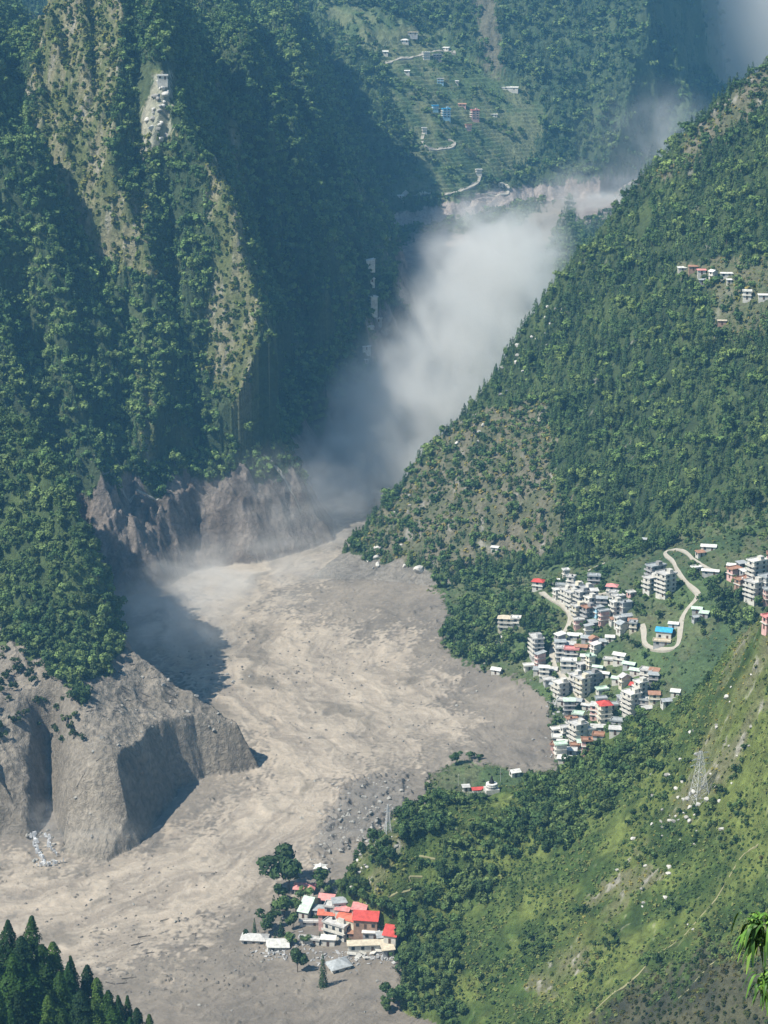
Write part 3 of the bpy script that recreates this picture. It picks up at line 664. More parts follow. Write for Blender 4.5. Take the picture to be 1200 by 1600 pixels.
drape("path", [(1010, 1508), (1045, 1478), (1085, 1446), (1110, 1415), (1130, 1390), (1150, 1352), (1160, 1330), (1185, 1320)], 0.6, M['trail'], None, None, 0.05, S)
drape("path", [(920, 1585), (950, 1560), (985, 1535), (1010, 1508)], 0.6, M['trail'], None, None, 0.05, S)
drape("path", [(600, 1404), (630, 1396), (652, 1388), (640, 1375), (633, 1364), (660, 1370)], 0.6, M['trail'], None, None, 0.05, S)
drape("path", [(655, 1338), (668, 1340), (680, 1342)], 0.8, M['trail'], None, None, 0.05, S)
drape("path", [(1060, 1560), (1090, 1530), (1120, 1500), (1150, 1480), (1190, 1462)], 0.6, M['trail'], None, None, 0.05, S)
drape("path", [(142, 722), (165, 742), (190, 760), (215, 768), (250, 778)], 0.9, M['rock'], None, None, 0.2, S)
drape("path", [(412, 712), (432, 735), (448, 752), (462, 778), (470, 800)], 0.9, M['rock'], None, None, 0.2, S)

# ---------------------------------------------------------------- the village on the right bank
H = house
H(1038, 996, 13, 9, 1, -18, 'gable', 'blue', 'white', "tall shed with a bright blue gable roof inside the road loop", 'shed', 2, fh=5)
H(1052, 981, 8, 4, 1, -15, 'shed', 'white', 'white', "small white-roofed outbuilding just behind the blue-roofed shed", 'outbuilding', 1)
H(1034, 1008, 14, 5, 1, -14, 'flat', 'sand', 'grey', "long low grey building in front of the blue-roofed shed", 'outbuilding', 1)
H(1040, 929, 12, 12, 5, 34, 'flat', 'slab', 'white', "five-storey white banded block whose right side is dark, left of the upper road bend", 'apartment_block', 2)
H(1018, 922, 13, 9, 3, 34, 'flat', 'slab', 'white', "three-storey white block stepping down the left flank of the five-storey block", 'apartment_block', 2)
H(1024, 903, 15, 9, 3, 30, 'flat', 'greyroof', 'raw', "unfinished dark grey concrete block just behind the five-storey block", 'unfinished_building', 2)
H(1178, 936, 11, 12, 4, 34, 'flat', 'slab', 'white', "four-storey white block with dark right side, lowest of the row at the right edge", 'apartment_block', 2)
H(1182, 903, 14, 9, 4, 30, 'flat', 'white', 'white', "white banded four-storey block topmost of the row at the right edge", 'apartment_block', 2)
H(1160, 918, 12, 8, 2, 30, 'flat', 'rust', 'brown', "brown two-storey house between the blocks at the right edge", 'house', 1)
H(1147, 902, 10, 8, 2, 28, 'flat', 'rust', 'pink', "pinkish two-storey house left of the blocks at the right edge", 'house', 1)
H(1199, 921, 12, 10, 3, 30, 'flat', 'greyroof', 'grey', "grey three-storey block cut off by the right edge above the lowest block", 'apartment_block', 1)
H(1107, 860, 13, 5, 1, -12, 'shed', 'white', 'white', "long white single-storey house above the switchback, highest of the three there", 'house', 1)
H(1094, 869, 7, 5, 1, 20, 'shed', 'rust', 'white', "little white house with a rusty roof beside the switchback", 'house', 1)
H(1088, 893, 7, 6, 1, 25, 'flat', 'white', 'white', "small white flat-roofed house at the lower end of the switchback", 'house', 1)
H(1110, 898, 14, 4.5, 1, -16, 'gable', 'white', 'grey', "long white-roofed building right of the switchback's lower end", 'house', 1)
H(1023, 849, 8, 5, 1, -20, 'gable', 'green', 'white', "small pale green-roofed house at the forest edge, right one of two", 'house', 1)
H(1005, 848, 6, 4, 1, -20, 'gable', 'greyroof', 'white', "small grey-roofed house at the forest edge, left one of two", 'house', 1)
H(1089, 957, 8, 5, 1, -15, 'gable', 'green', 'grey', "pale green-roofed hut, highest of the huts right of the road loop", 'hut', 1)
H(1100, 964, 7, 5, 1, -20, 'shed', 'green', 'grey', "pale roofed hut, rightmost of the huts right of the road loop", 'hut', 1)
H(1088, 970, 7, 4, 1, 24, 'gable', 'greyroof', 'grey', "grey-roofed hut, lowest of the huts right of the road loop", 'hut', 1)
H(790, 984, 13, 8, 3, -10, 'hip', 'sand', 'cream', "cream three-storey house with a sand hipped roof among trees near the mud", 'house', 2)
H(806, 978, 8, 7, 2, -10, 'flat', 'white', 'white', "white two-storey wing behind the cream house among trees", 'house', 1)
H(784, 1001, 9, 3.5, 1, -12, 'gable', 'white', 'white', "white-roofed shed in front of the cream house", 'shed', 1)
H(776, 1052, 8, 6, 1, -25, 'gable', 'white', 'white', "lone white house standing at the very edge of the mud", 'house', 1)
H(841, 920, 10, 8, 2, -20, 'hip', 'red', 'white', "white house with a faded red roof at the upper left end of the village", 'house', 1)
H(838, 1028, 8, 14, 5, 14, 'flat', 'slab', 'grey', "tall narrow grey block standing alone left of the village road", 'apartment_block', 2)
H(826, 1046, 8, 6, 1, 10, 'flat', 'white', 'white', "white single-storey house at the foot of the tall grey block", 'house', 1)
H(842, 1052, 9, 6, 1, -12, 'shed', 'greyroof', 'white', "grey-roofed house just below the tall grey block", 'house', 1)
# crowded upper cluster round the top of the village road
for a in [(872, 934, 8, 7, 2, 20, 'flat', 'white', 'white', "white two-storey house at the left end of the crowded upper cluster"),
          (884, 940, 8, 8, 3, 30, 'flat', 'slab', 'white', "slim three-storey house on the uphill side of the road's upper bend"),
          (900, 934, 9, 8, 3, 32, 'flat', 'slab', 'cream', "cream three-storey house in the back row of the crowded upper cluster"),
          (916, 937, 9, 8, 3, 28, 'flat', 'greyroof', 'white', "white house with a dark flat roof, right end of the cluster's back row"),
          (893, 951, 8, 8, 4, 30, 'flat', 'slab', 'white', "four-storey white block in the middle of the crowded upper cluster"),
          (908, 950, 9, 8, 4, 30, 'flat', 'slab', 'grey', "four-storey grey block in the middle of the crowded upper cluster"),
          (922, 953, 8, 8, 3, 30, 'flat', 'white', 'white', "three-storey house with a bright roof at the cluster's right side"),
          (934, 962, 8, 7, 2, 30, 'flat', 'greyroof', 'blue', "low bluish house at the right end of the crowded upper cluster"),
          (903, 966, 9, 8, 3, 25, 'flat', 'slab', 'cream', "cream house right beside the road where it starts downhill"),
          (919, 968, 9, 8, 3, 30, 'flat', 'rust', 'raw', "unplastered brown house in the front row of the upper cluster"),
          (904, 981, 8, 6, 2, 12, 'flat', 'slab', 'pink', "pinkish two-storey house just below the crowded upper cluster"),
          (926, 978, 7, 6, 1, 20, 'shed', 'greyroof', 'grey', "grey lean-to house right below the crowded upper cluster")]:
    H(*a, detail=2 if a[4] > 2 else 1, group="houses of the crowded upper cluster")
for a in [(884, 903, 5, 5, 2, 15, 'flat', 'white', 'white', "tiny two-storey house standing apart above the crowded cluster"),
          (928, 912, 11, 7, 2, -8, 'flat', 'greyroof', 'raw', "grey unfinished house in the meadow above the crowded cluster"),
          (868, 912, 7, 3, 1, -5, 'shed', 'white', 'white', "narrow white shed in the meadow right of the faded red roof"),
          (956, 928, 9, 7, 2, -15, 'hip', 'pink', 'white', "white house with a pink roof at the top of the middle cluster"),
          (966, 944, 9, 7, 2, 24, 'flat', 'slab', 'white', "white house right under the pink-roofed one"),
          (977, 954, 9, 7, 2, 24, 'flat', 'greyroof', 'grey', "grey house at the right side of the middle cluster"),
          (962, 960, 8, 7, 3, 24, 'flat', 'white', 'white', "three-storey house in the centre of the middle cluster"),
          (978, 968, 9, 6, 1, 18, 'gable', 'greyroof', 'blue', "bluish house with a dark gable in the middle cluster"),
          (968, 978, 8, 6, 2, 24, 'flat', 'slab', 'white', "white two-storey house, lowest of the middle cluster"),
          (988, 976, 7, 5, 1, -10, 'shed', 'rust', 'brown', "brown hut where the lower road loop begins"),
          (953, 1001, 7, 5, 1, -8, 'gable', 'white', 'white', "white-roofed house alone in the green between the clusters"),
          (942, 1008, 6, 5, 1, -8, 'shed', 'greyroof', 'grey', "grey hut left of the lone white-roofed house in the green")]:
    H(*a, detail=2 if a[4] > 2 else 1)
# along the road downhill
for a in [(898, 998, 12, 6, 1, -10, 'gable', 'white', 'white', "long white-roofed house uphill end of the row right of the road"),
          (917, 1002, 9, 6, 1, -14, 'gable', 'greyroof', 'grey', "grey gabled house right of the row's uphill end"),
          (890, 1012, 10, 6, 1, -6, 'shed', 'slab', 'white', "pale lean-to house, second down the row right of the road"),
          (908, 1016, 10, 6, 1, -12, 'gable', 'rust', 'pink', "rust-roofed house in the row right of the road"),
          (893, 1027, 12, 7, 2, -8, 'flat', 'pink', 'grey', "two-storey house with a pinkish flat roof beside the road"),
          (915, 1031, 8, 5, 1, -10, 'gable', 'white', 'white', "small white-roofed house set back right of the road's middle stretch"),
          (925, 1033, 6, 4, 1, -10, 'shed', 'white', 'white', "tiny bright-roofed hut furthest right of the road's middle stretch"),
          (888, 1045, 13, 8, 2, -6, 'flat', 'white', 'white', "broad white two-storey house with an overhanging roof below the rust roofs"),
          (862, 1052, 9, 6, 1, -10, 'shed', 'slab', 'white', "pale house squeezed between the road and the tall grey block"),
          (858, 1068, 9, 7, 1, 12, 'flat', 'slab', 'grey', "grey flat house left of the road's lower bend"),
          (876, 1086, 10, 10, 3, 30, 'flat', 'white', 'white', "three-storey white banded block with a dark right wall, nearest the mud"),
          (899, 1074, 9, 8, 3, 32, 'flat', 'slab', 'white', "white block upper step of the stepped row down to the red roof"),
          (910, 1086, 9, 9, 4, 32, 'flat', 'slab', 'cream', "cream four-storey block lower step of the stepped row"),
          (925, 1072, 11, 8, 3, 30, 'flat', 'greyroof', 'raw', "raw concrete block behind the stepped row"),
          (900, 1100, 10, 6, 1, -22, 'gable', 'greyroof', 'grey', "long grey roof running down under the stepped row"),
          (918, 1108, 9, 4, 1, -22, 'gable', 'slab', 'white', "narrow pale house left of the big red roof"),
          (944, 1127, 9.5, 9.5, 4, 14, 'hip', 'red', 'cream', "tall cream four-storey house crowned by a crimson hipped roof"),
          (986, 1117, 10, 12, 5, 30, 'flat', 'white', 'white', "tall white five-storey block with a stepped dark right side, right of the crimson roof"),
          (1000, 1100, 8, 8, 5, 30, 'flat', 'white', 'white', "white tower wing behind the tall stepped white block"),
          (935, 1142, 12, 5, 1, -4, 'shed', 'slab', 'white', "low pale terrace building under the crimson-roofed house"),
          (965, 1132, 10, 7, 1, -20, 'flat', 'greyroof', 'grey', "grey flat-roofed house between the crimson roof and the tall white block"),
          (961, 1146, 8, 5, 1, -10, 'shed', 'slab', 'white', "pale shed half hidden by the hillside below the crimson roof"),
          (903, 1158, 11, 11, 4, 28, 'flat', 'slab', 'white', "ruined-looking white four-storey block with dark right wall above the mud line"),
          (884, 1150, 8, 6, 2, 20, 'flat', 'slab', 'white', "two-storey white house left of the ruined-looking block"),
          (893, 1136, 8, 6, 2, 20, 'flat', 'rust', 'grey', "grey house uphill of the ruined-looking block"),
          (878, 1166, 8, 5, 1, -6, 'shed', 'white', 'white', "white-roofed house at the mud's edge, second from the lowest"),
          (871, 1176, 7, 5, 1, 16, 'gable', 'rust', 'pink', "rusty pink-walled hut at the mud's edge"),
          (892, 1178, 9, 5, 1, -8, 'shed', 'slab', 'grey', "grey house under the ruined-looking block"),
          (882, 1190, 10, 7, 1, -10, 'hip', 'white', 'white', "white pyramid-roofed house, lowest of the village where hill and mud meet"),
          (968, 1036, 10, 6, 2, -28, 'gable', 'white', 'white', "white two-storey house at the upper end of the row below the road loop"),
          (983, 1043, 10, 5, 1, -26, 'gable', 'green', 'grey', "pale green-roofed long house, second in the row below the road loop"),
          (994, 1053, 10, 5, 1, -26, 'gable', 'green', 'white', "pale green-roofed house in front of the other green roof below the loop"),
          (1010, 1060, 10, 7, 2, -26, 'flat', 'slab', 'white', "white two-storey house at the lower end of the row below the road loop"),
          (1022, 1054, 8, 6, 1, -20, 'shed', 'rust', 'brown', "brown shed behind the lower end of the row below the road loop"),
          (994, 1076, 10, 7, 1, -18, 'hip', 'red', 'white', "low white house with a crimson roof below the green-roofed row"),
          (965, 1066, 9, 5, 1, -24, 'gable', 'green', 'white', "pale green gabled house left of the low crimson roof"),
          (945, 1058, 7, 4, 1, -20, 'gable', 'white', 'white', "small white roof above the stepped row, among shrubs"),
          (934, 1048, 8, 4, 1, -20, 'gable', 'green', 'white', "small pale green roof among shrubs right of the broad white house"),
          (1055, 1087, 7, 5, 1, -15, 'shed', 'white', 'white', "white-roofed hut by itself just above the hillside crest"),
          (1040, 1102, 6, 5, 1, 15, 'gable', 'greyroof', 'white', "grey-roofed hut peeping over the hillside crest")]:
    H(*a, detail=2 if a[4] > 2 else 1)
H(804, 1212, 7, 6, 1, 20, 'gable', 'white', 'white', "small white gabled house on the ridge crest right of the shrine", 'house', 1)
H(728, 1236, 5, 4, 1, 8, 'shed', 'slab', 'white', "pale hut at the left end of the shrine terrace", 'hut', 1)
H(773, 861, 7, 4, 1, -20, 'shed', 'white', 'white', "white-roofed hut alone on the scrub slope above the mud", 'hut', 0)

# the small houses that fill the town between the ones above
rt = np.random.default_rng(21)
FILL = [([(868, 915), (935, 915), (950, 975), (925, 992), (895, 985), (880, 950)], 9), ([(868, 998), (930, 998), (935, 1045), (900, 1062), (872, 1062)], 7), ([(820, 1030), (862, 1040), (868, 1080), (835, 1062)], 7),
        ([(948, 925), (990, 930), (1000, 985), (960, 990)], 5), ([(866, 1078), (935, 1075), (960, 1110), (935, 1160), (880, 1125)], 9), ([(866, 1140), (930, 1140), (915, 1185), (868, 1192)], 9), ([(950, 1030), (1030, 1050), (1030, 1095), (960, 1075)], 4),
        ([(1140, 885), (1205, 880), (1205, 945), (1160, 930)], 5), ([(965, 1085), (1030, 1095), (1020, 1115), (965, 1120)], 5)]
FILN = ['in the crowded upper cluster', 'beside the middle stretch of the village road', 'round the foot of the tall narrow grey block', 'in the middle cluster left of the road loop', 'between the stepped row and the crimson roof', 'at the mud line round the ruined-looking block', 'in the row below the road loop', 'among the blocks at the right edge', 'behind the tall stepped white block']
for (poly_, n_), where_ in zip(FILL, FILN):
    k_ = 0; P_ = np.array(poly_)
    for _ in range(400):
        if k_ >= n_: break
        px, py = rt.uniform(P_[:, 0].min(), P_[:, 0].max()), rt.uniform(P_[:, 1].min(), P_[:, 1].max())
        if not inpoly(np.array([px]), np.array([py]), poly_)[0]: continue
        x, y, z = hit(px, py)
        if any((q[0] - x) ** 2 + (q[1] - y) ** 2 < (q[2] + 1.6) ** 2 for q in NOVEG): continue
        H(px, py, rt.uniform(5.5, 9.5), rt.uniform(4.5, 7), int(rt.choice([1, 1, 2, 2, 3])), rt.uniform(-26, 30), str(rt.choice(['flat', 'flat', 'gable', 'shed'])), str(rt.choice(['slab', 'white', 'greyroof', 'rust', 'green', 'slab', 'greyroof'])),
          str(rt.choice(['white', 'white', 'cream', 'grey', 'raw', 'pink'])), "small plain house " + where_, group="small houses " + where_, detail=1)
        k_ += 1
for px in range(722, 800, 8):
    for py in (1196, 1206, 1216, 1226, 1236, 1246): q = hit(px, py); NOVEG.append((q[0], q[1], 2.4))
for px, py in ((1092, 1252), (1092, 1240), (606, 1300), (606, 1290)): q = hit(px, py); NOVEG.append((q[0], q[1], 4))

# ---------------------------------------------------------------- hamlet islanded in the mud, lower centre
H(476, 1395, 9, 6, 1, -6, 'hip', 'pink', 'white', "small crimson-roofed house behind the long pale roof in the hamlet", 'house', 1)
H(484, 1424, 4.4, 15, 1, -22, 'gable', 'green', 'white', "long narrow barrack with a pale mint roof running away from the mud", 'barrack', 1)
H(514, 1412, 8, 6, 1, -12, 'gable', 'pink', 'pink', "pink-roofed house at the back of the hamlet", 'house', 1)
H(521, 1424, 7, 5, 1, -12, 'flat', 'slab', 'grey', "grey flat-roofed house in the middle of the hamlet", 'house', 1)
H(516, 1436, 10, 5, 1, -6, 'gable', 'orange', 'pink', "long salmon-roofed house left of the orange vault", 'house', 1)
H(545, 1444, 8.5, 6, 1, -28, 'barrel', 'orange', 'cream', "house under a rounded orange roof", 'house', 1)
H(573, 1444, 10.5, 9, 1, -8, 'gable', 'red', 'brown', "big open-sided hall under a bright scarlet roof", 'hall', 1, fh=3.8)
H(614, 1466, 5.5, 10, 1, -18, 'gable', 'red', 'white', "scarlet-roofed house at the hamlet's right end against the trees", 'house', 1, fh=3.4)
H(527, 1462, 11, 6, 2, -32, 'flat', 'slab', 'white', "white two-storey block with a row of dark windows below the orange roof", 'house', 2)
H(580, 1464, 7, 5, 1, -4, 'shed', 'white', 'grey', "shed with a pale lilac-white roof in front of the scarlet hall", 'shed', 1)
H(574, 1483, 17, 4.5, 1, 4, 'gable', 'sand', 'white', "very long sandy-roofed building along the hamlet's front", 'barrack', 1)
H(398, 1469, 11, 6, 1, -6, 'hip', 'slab', 'white', "house drowned to its eaves in mud, leftmost of the hamlet", 'house', 1, None, 1.6)
H(432, 1480, 9, 7, 1, 10, 'gable', 'white', 'white', "battered white house leaning in the mud beside two trees", 'house', 1, (3, 6), 1.0)
H(530, 1512, 8.5, 7.5, 1, 22, 'hip', 'greyroof', 'white', "grey-roofed pavilion stranded in mud out in front of the hamlet", 'pavilion', 1, (0, -5), 1.2)
H(484, 1446, 9, 1.6, 1, -2, 'flat', 'slab', 'white', "low white wall-like shed beside the end of the mint roof", 'shed', 0, fh=1.8)
H(484, 1472, 9, 2.0, 1, -14, 'flat', 'slab', 'white', "low white shed between the battered house and the white block", 'shed', 0, fh=1.6)
H(1199, 982, 5, 6, 2, 20, 'flat', 'pink', 'pink', "pink walled building at the right edge on the foreground ridge", 'house', 1)
# white canopy
x, y, z = hit(501, 1362)
o = empty("canopy", (x, y, z)); tag(o, "white pointed tent canopy beside the big dark tree of the hamlet", "canopy")
MB().poly([(-3.4, -2.4, 2.3), (3.4, -2.4, 2.3), (3.4, 2.4, 2.3), (-3.4, 2.4, 2.3), (0, 0, 4.4), (0, -1.7, 2.9), (2.2, 0, 2.9), (0, 1.7, 2.9), (-2.2, 0, 2.9)], [(0, 5, 8), (1, 6, 5), (2, 7, 6), (3, 8, 7), (5, 4, 8), (6, 4, 5), (7, 4, 6), (8, 4, 7)]).obj("cloth", M['r_white'], o)
for a, b in ((-3.3, -2.3), (3.3, -2.3), (3.3, 2.3), (-3.3, 2.3)): MB().bar((a, b, -0.5), (a, b, 2.3), 0.08).obj("pole", M['metal'], o)
# broken slabs in front of the sandy roof
for i, (px, py, sx, sy, ax, ay, rz, lab) in enumerate([(552, 1492, 2.6, 1.0, 8, 12, 10, "broken white slab, leftmost of the wreckage in front of the long sandy roof"), (560, 1496, 1.8, 0.9, 20, -10, 60, "steeply tipped white slab second from the left in the wreckage"), (567, 1490, 1.5, 1.2, -15, 14, -20, "short white slab leaning in the middle of the wreckage"),
        (574, 1498, 2.0, 0.7, 12, 18, 35, "narrow white slab lowest in the wreckage"), (583, 1490, 1.6, 1.0, 18, -20, -50, "white slab tilted away right of the wreckage's middle"), (593, 1486, 1.7, 1.6, 6, 8, 15, "squarish white slab at the right end of the wreckage")]):
    x, y, z = hit(px, py)
    o = MB().quadbox((0, 0, 0), (sx, sy, 0.15)).obj("concrete_slab", M['w_white'], None, (x, y, z + 0.5)); o.rotation_euler = (math.radians(ax), math.radians(ay), math.radians(rz))
    tag(o, lab, "slab", "wreckage slabs")

# ---------------------------------------------------------------- houses on the far hill, the gorge shoulder and the high terraces
for a in [(583, 486, 8, 9, 5, 20, 'flat', 'white', 'white', "tall white hotel-like block on the edge of the gorge", 'apartment_block', 1),
          (577, 416, 12, 8, 2, 20, 'shed', 'white', 'white', "white house with a slanting roof, highest on the gorge shoulder", 'house', 1),
          (581, 440, 6, 6, 1, 10, 'flat', 'white', 'white', "little white cube of a house between the hotel-like block and the slanting roof", 'hut', 0),
          (591, 502, 8, 6, 1, 10, 'flat', 'slab', 'grey', "grey house just under the hotel-like block", 'house', 0),
          (579, 520, 7, 6, 2, 10, 'flat', 'slab', 'white', "pale house further down the gorge shoulder", 'house', 0),
          (573, 546, 9, 4, 1, 0, 'shed', 'white', 'white', "white strip of roof low on the gorge shoulder", 'hut', 0),
          (573, 566, 5, 5, 1, 0, 'flat', 'white', 'white', "lowest white hut on the gorge shoulder", 'hut', 0),
          (666, 92, 11, 8, 3, 12, 'flat', 'white', 'white', "white three-storey house where the far hill's top road ends", 'house', 1),
          (683, 92, 14, 8, 2, 8, 'flat', 'greyroof', 'raw', "dark unfinished house next to the white house on the far hill's top road", 'house', 1),
          (697, 78, 10, 7, 1, -20, 'shed', 'white', 'white', "white tilted roof at the upper end of the far hill's top road", 'hut', 0),
          (632, 66, 13, 7, 1, 0, 'hip', 'white', 'white', "wide white roof high on the far hill above its top road", 'hut', 0),
          (645, 54, 16, 8, 1, 0, 'flat', 'sand', 'grey', "sandy flat-roofed house, highest on the far hill", 'house', 0),
          (602, 84, 9, 6, 1, 0, 'gable', 'white', 'white', "white house left end of the far hill's top road", 'hut', 0),
          (636, 114, 8, 4, 1, 0, 'gable', 'white', 'white', "small pale roof in the fields under the far hill's top road", 'hut', 0),
          (688, 130, 10, 6, 2, 0, 'flat', 'slab', 'blue', "small bluish house in the terraced fields above the turquoise block", 'house', 0),
          (714, 130, 5, 4, 1, 0, 'shed', 'white', 'white', "tiny white roof in the fields right of the small bluish house", 'hut', 0),
          (797, 140, 26, 7, 1, -8, 'shed', 'white', 'white', "very long white roof on the far hill's right side", 'house', 0),
          (697, 184, 12, 9, 4, 14, 'flat', 'blue', 'blue', "turquoise four-storey block on the far hill", 'apartment_block', 2),
          (680, 172, 9, 7, 2, 14, 'flat', 'blue', 'blue', "low turquoise house left of the turquoise block", 'house', 0),
          (742, 186, 12, 9, 4, 14, 'flat', 'pink', 'pink', "pink and white four-storey block on the far hill", 'apartment_block', 2),
          (732, 202, 9, 7, 2, 14, 'flat', 'rust', 'pink', "small pink house below the pink and white block", 'house', 0),
          (722, 166, 12, 5, 1, 0, 'gable', 'rust', 'pink', "long rusty roof between the turquoise and the pink blocks", 'hut', 0),
          (772, 182, 10, 3, 1, 0, 'shed', 'white', 'white', "thin white roof right of the pink and white block", 'hut', 0),
          (748, 272, 9, 7, 2, 10, 'flat', 'white', 'white', "white house at the upper end of the far hill's lowest road", 'house', 0),
          (782, 290, 8, 6, 1, 10, 'flat', 'white', 'white', "white hut on the small loop right of the far hill's lowest road", 'hut', 0),
          (626, 309, 9, 4, 1, 0, 'shed', 'white', 'white', "pale roof at the left end of the far hill's lowest road", 'hut', 0),
          (663, 207, 7, 6, 2, 10, 'flat', 'white', 'white', "white house at the top of the far hill's middle bend", 'house', 0),
          (1066, 424, 10, 5, 1, 0, 'shed', 'white', 'white', "white roof left end of the high terraces on the right slope", 'hut', 0),
          (1083, 422, 10, 5, 1, 0, 'shed', 'rust', 'brown', "rust-brown roof at the left of the high terraces", 'hut', 0),
          (1096, 428, 9, 5, 1, 0, 'shed', 'pink', 'white', "pale pink roof left of the bright gable on the high terraces", 'hut', 0),
          (1114, 436, 7, 7, 2, 30, 'gable', 'white', 'white', "bright white gabled house in the middle of the high terraces", 'house', 0),
          (1135, 433, 13, 4, 1, -6, 'shed', 'white', 'white', "long white roof right of the bright gable on the high terraces", 'hut', 0),
          (1097, 443, 7, 4, 1, 0, 'shed', 'greyroof', 'grey', "grey hut lower left of the bright gable on the high terraces", 'hut', 0),
          (1139, 443, 5, 4, 1, 0, 'shed', 'white', 'white', "small white hut just under the long white roof on the high terraces", 'hut', 0),
          (1167, 467, 9, 7, 2, -10, 'flat', 'white', 'white', "white two-layered house out in the brown terraces", 'house', 0),
          (1193, 467, 11, 5, 1, -4, 'shed', 'white', 'white', "long pale roof at the right edge of the brown terraces", 'hut', 0),
          (1128, 507, 9, 3, 1, -6, 'shed', 'sand', 'brown', "sandy strip roof in the lower brown terraces", 'hut', 0),
          (1122, 521, 8, 4, 1, -6, 'shed', 'white', 'white', "white roof lowest in the brown terraces", 'hut', 0),
          (254, 124, 9.5, 8, 1, 6, 'flat', 'white', 'white', "little white hut perched on the rocky pinnacle of the left mountain", 'hut', 1)]:
    H(*a[:9], a[9], a[10], a[11], cat=a[10].replace('_', ' '))

# extra roofs and lean-tos that crowd the hamlet
for a in [(500, 1430, 5, 4, 1, -10, 'shed', 'greyroof', 'grey', "grey lean-to between the mint roof and the salmon roof"), (536, 1430, 6, 4, 1, -16, 'shed', 'pink', 'white', "small pink lean-to behind the orange vault"), (530, 1418, 6, 4, 1, 10, 'shed', 'greyroof', 'white', "pale lean-to at the back right of the hamlet"),
          (556, 1466, 6, 4, 1, -4, 'shed', 'rust', 'brown', "rusty lean-to between the white block and the lilac-white shed"), (562, 1428, 6, 5, 1, -10, 'shed', 'pink', 'pink', "dull crimson lean-to behind the scarlet hall"), (598, 1472, 5, 4, 1, 10, 'shed', 'greyroof', 'grey', "grey hut between the lilac-white shed and the hamlet's right end"),
          (513, 1476, 6, 3, 1, -8, 'shed', 'white', 'white', "little white shed at the foot of the white block"), (606, 1492, 5, 3.5, 1, 12, 'shed', 'sand', 'grey', "sandy hut at the right end of the wreckage")]:
    H(*a, detail=1)
def rubble(name, pts, n, label, seed):
    r = np.random.default_rng(seed); mb = MB()
    for i in range(n):
        c = pts[int(r.integers(0, len(pts)))]; px, py = c[0] + r.normal(0, c[2]), c[1] + r.normal(0, c[2] * 0.4)
        x, y, z = hit(px, py); M4 = Matrix.Translation((x, y, z + 0.15)) @ Euler((r.normal(0, 0.4), r.normal(0, 0.4), r.uniform(0, 6.28))).to_matrix().to_4x4()
        s_ = r.uniform(0.25, 1.0); mb.quadbox((0, 0, 0), (s_, s_ * r.uniform(0.15, 0.7), 0.08 + 0.2 * s_ * r.uniform(0, 1)), 0, 1.0, M4)
    o = mb.obj(name, M['w_grey']); tag(o, label, "rubble", None, 'stuff')
rubble("rubble", [(565, 1492, 22), (520, 1500, 20), (430, 1490, 16), (480, 1478, 22), (600, 1496, 10)], 240, "broken masonry and boards along the mud in front of the hamlet", 1)
rubble("rubble", [(880, 1180, 12), (872, 1150, 8), (890, 1120, 14), (868, 1100, 8), (900, 1170, 8)], 220, "broken masonry where the town meets the mud", 2)

# ---------------------------------------------------------------- trees and shrubs
def unitv(a): return a / (np.linalg.norm(a, axis=-1, keepdims=True) + 1e-9)
def leaves(P, Nn, size, r, aspect=1.0):
    n = len(P)
    up = unitv(Nn + r.normal(0, 0.42, (n, 3)))
    t = unitv(np.cross(up, r.normal(0, 1, (n, 3)))); b = np.cross(up, t)
    s = size * r.uniform(0.6, 1.35, (n, 1)); a = 2 * math.pi / 3
    out = np.stack([P + s * aspect * (t * math.cos(k * a) + b * math.sin(k * a) * (1 / aspect)) for k in range(3)], 1)
    return out                                            # n x 3 x 3
def crown_conifer(nf, seed, full=0.26):
    r = np.random.default_rng(seed); nt = 9
    z = 0.10 + 0.9 * r.uniform(0, 1, nf) ** 1.35
    tier = np.floor(z * nt) / nt; fr = (z * nt) % 1
    R = full * (1.04 - z) ** 0.72 * (1.0 - 0.30 * fr) * (1 + 0.22 * np.sin(tier * 37 + seed))
    a = r.uniform(0, 2 * math.pi, nf); lob = 1 + 0.16 * np.sin(a * 5 + tier * 20)
    rr = R * lob * np.sqrt(r.uniform(0.35, 1, nf))
    P = np.stack([rr * np.cos(a), rr * np.sin(a), z - 0.10 * rr / full], 1)
    Nn = unitv(np.stack([np.cos(a), np.sin(a), 0.55 + 0 * a], 1))
    L = leaves(P, Nn, 0.55 * full * (16 / nf) ** 0.33 * (0.5 + 0.7 * (1.05 - z))[:, None], r)
    c = 0.75 + 0.5 * r.uniform(0, 1, nf)
    return L, c
def crown_broad(nf, seed, wide=0.42, low=0.18):
    r = np.random.default_rng(seed); k = r.integers(4, 8)
    cs = np.stack([r.normal(0, wide * 0.55, k), r.normal(0, wide * 0.55, k), r.uniform(low + 0.2, 0.82, k)], 1); cr = r.uniform(0.12, 0.27, k) * (wide / 0.42)
    cs[0] = (0, 0, 0.62); cr[0] = wide * 0.52
    w = cr ** 2 / (cr ** 2).sum(); ci = r.choice(k, nf, p=w)
    d = unitv(r.normal(0, 1, (nf, 3)) + [0, 0, 0.35]); P = cs[ci] + d * (cr[ci] * r.uniform(0.65, 1.05, nf))[:, None]
    P[:, 2] = np.maximum(P[:, 2], 0.03)
    tone = (0.72 + 0.5 * r.uniform(0, 1, k))[ci]
    return leaves(P, d, 0.62 * wide * (16 / nf) ** 0.36, r), tone * r.uniform(0.8, 1.2, nf)
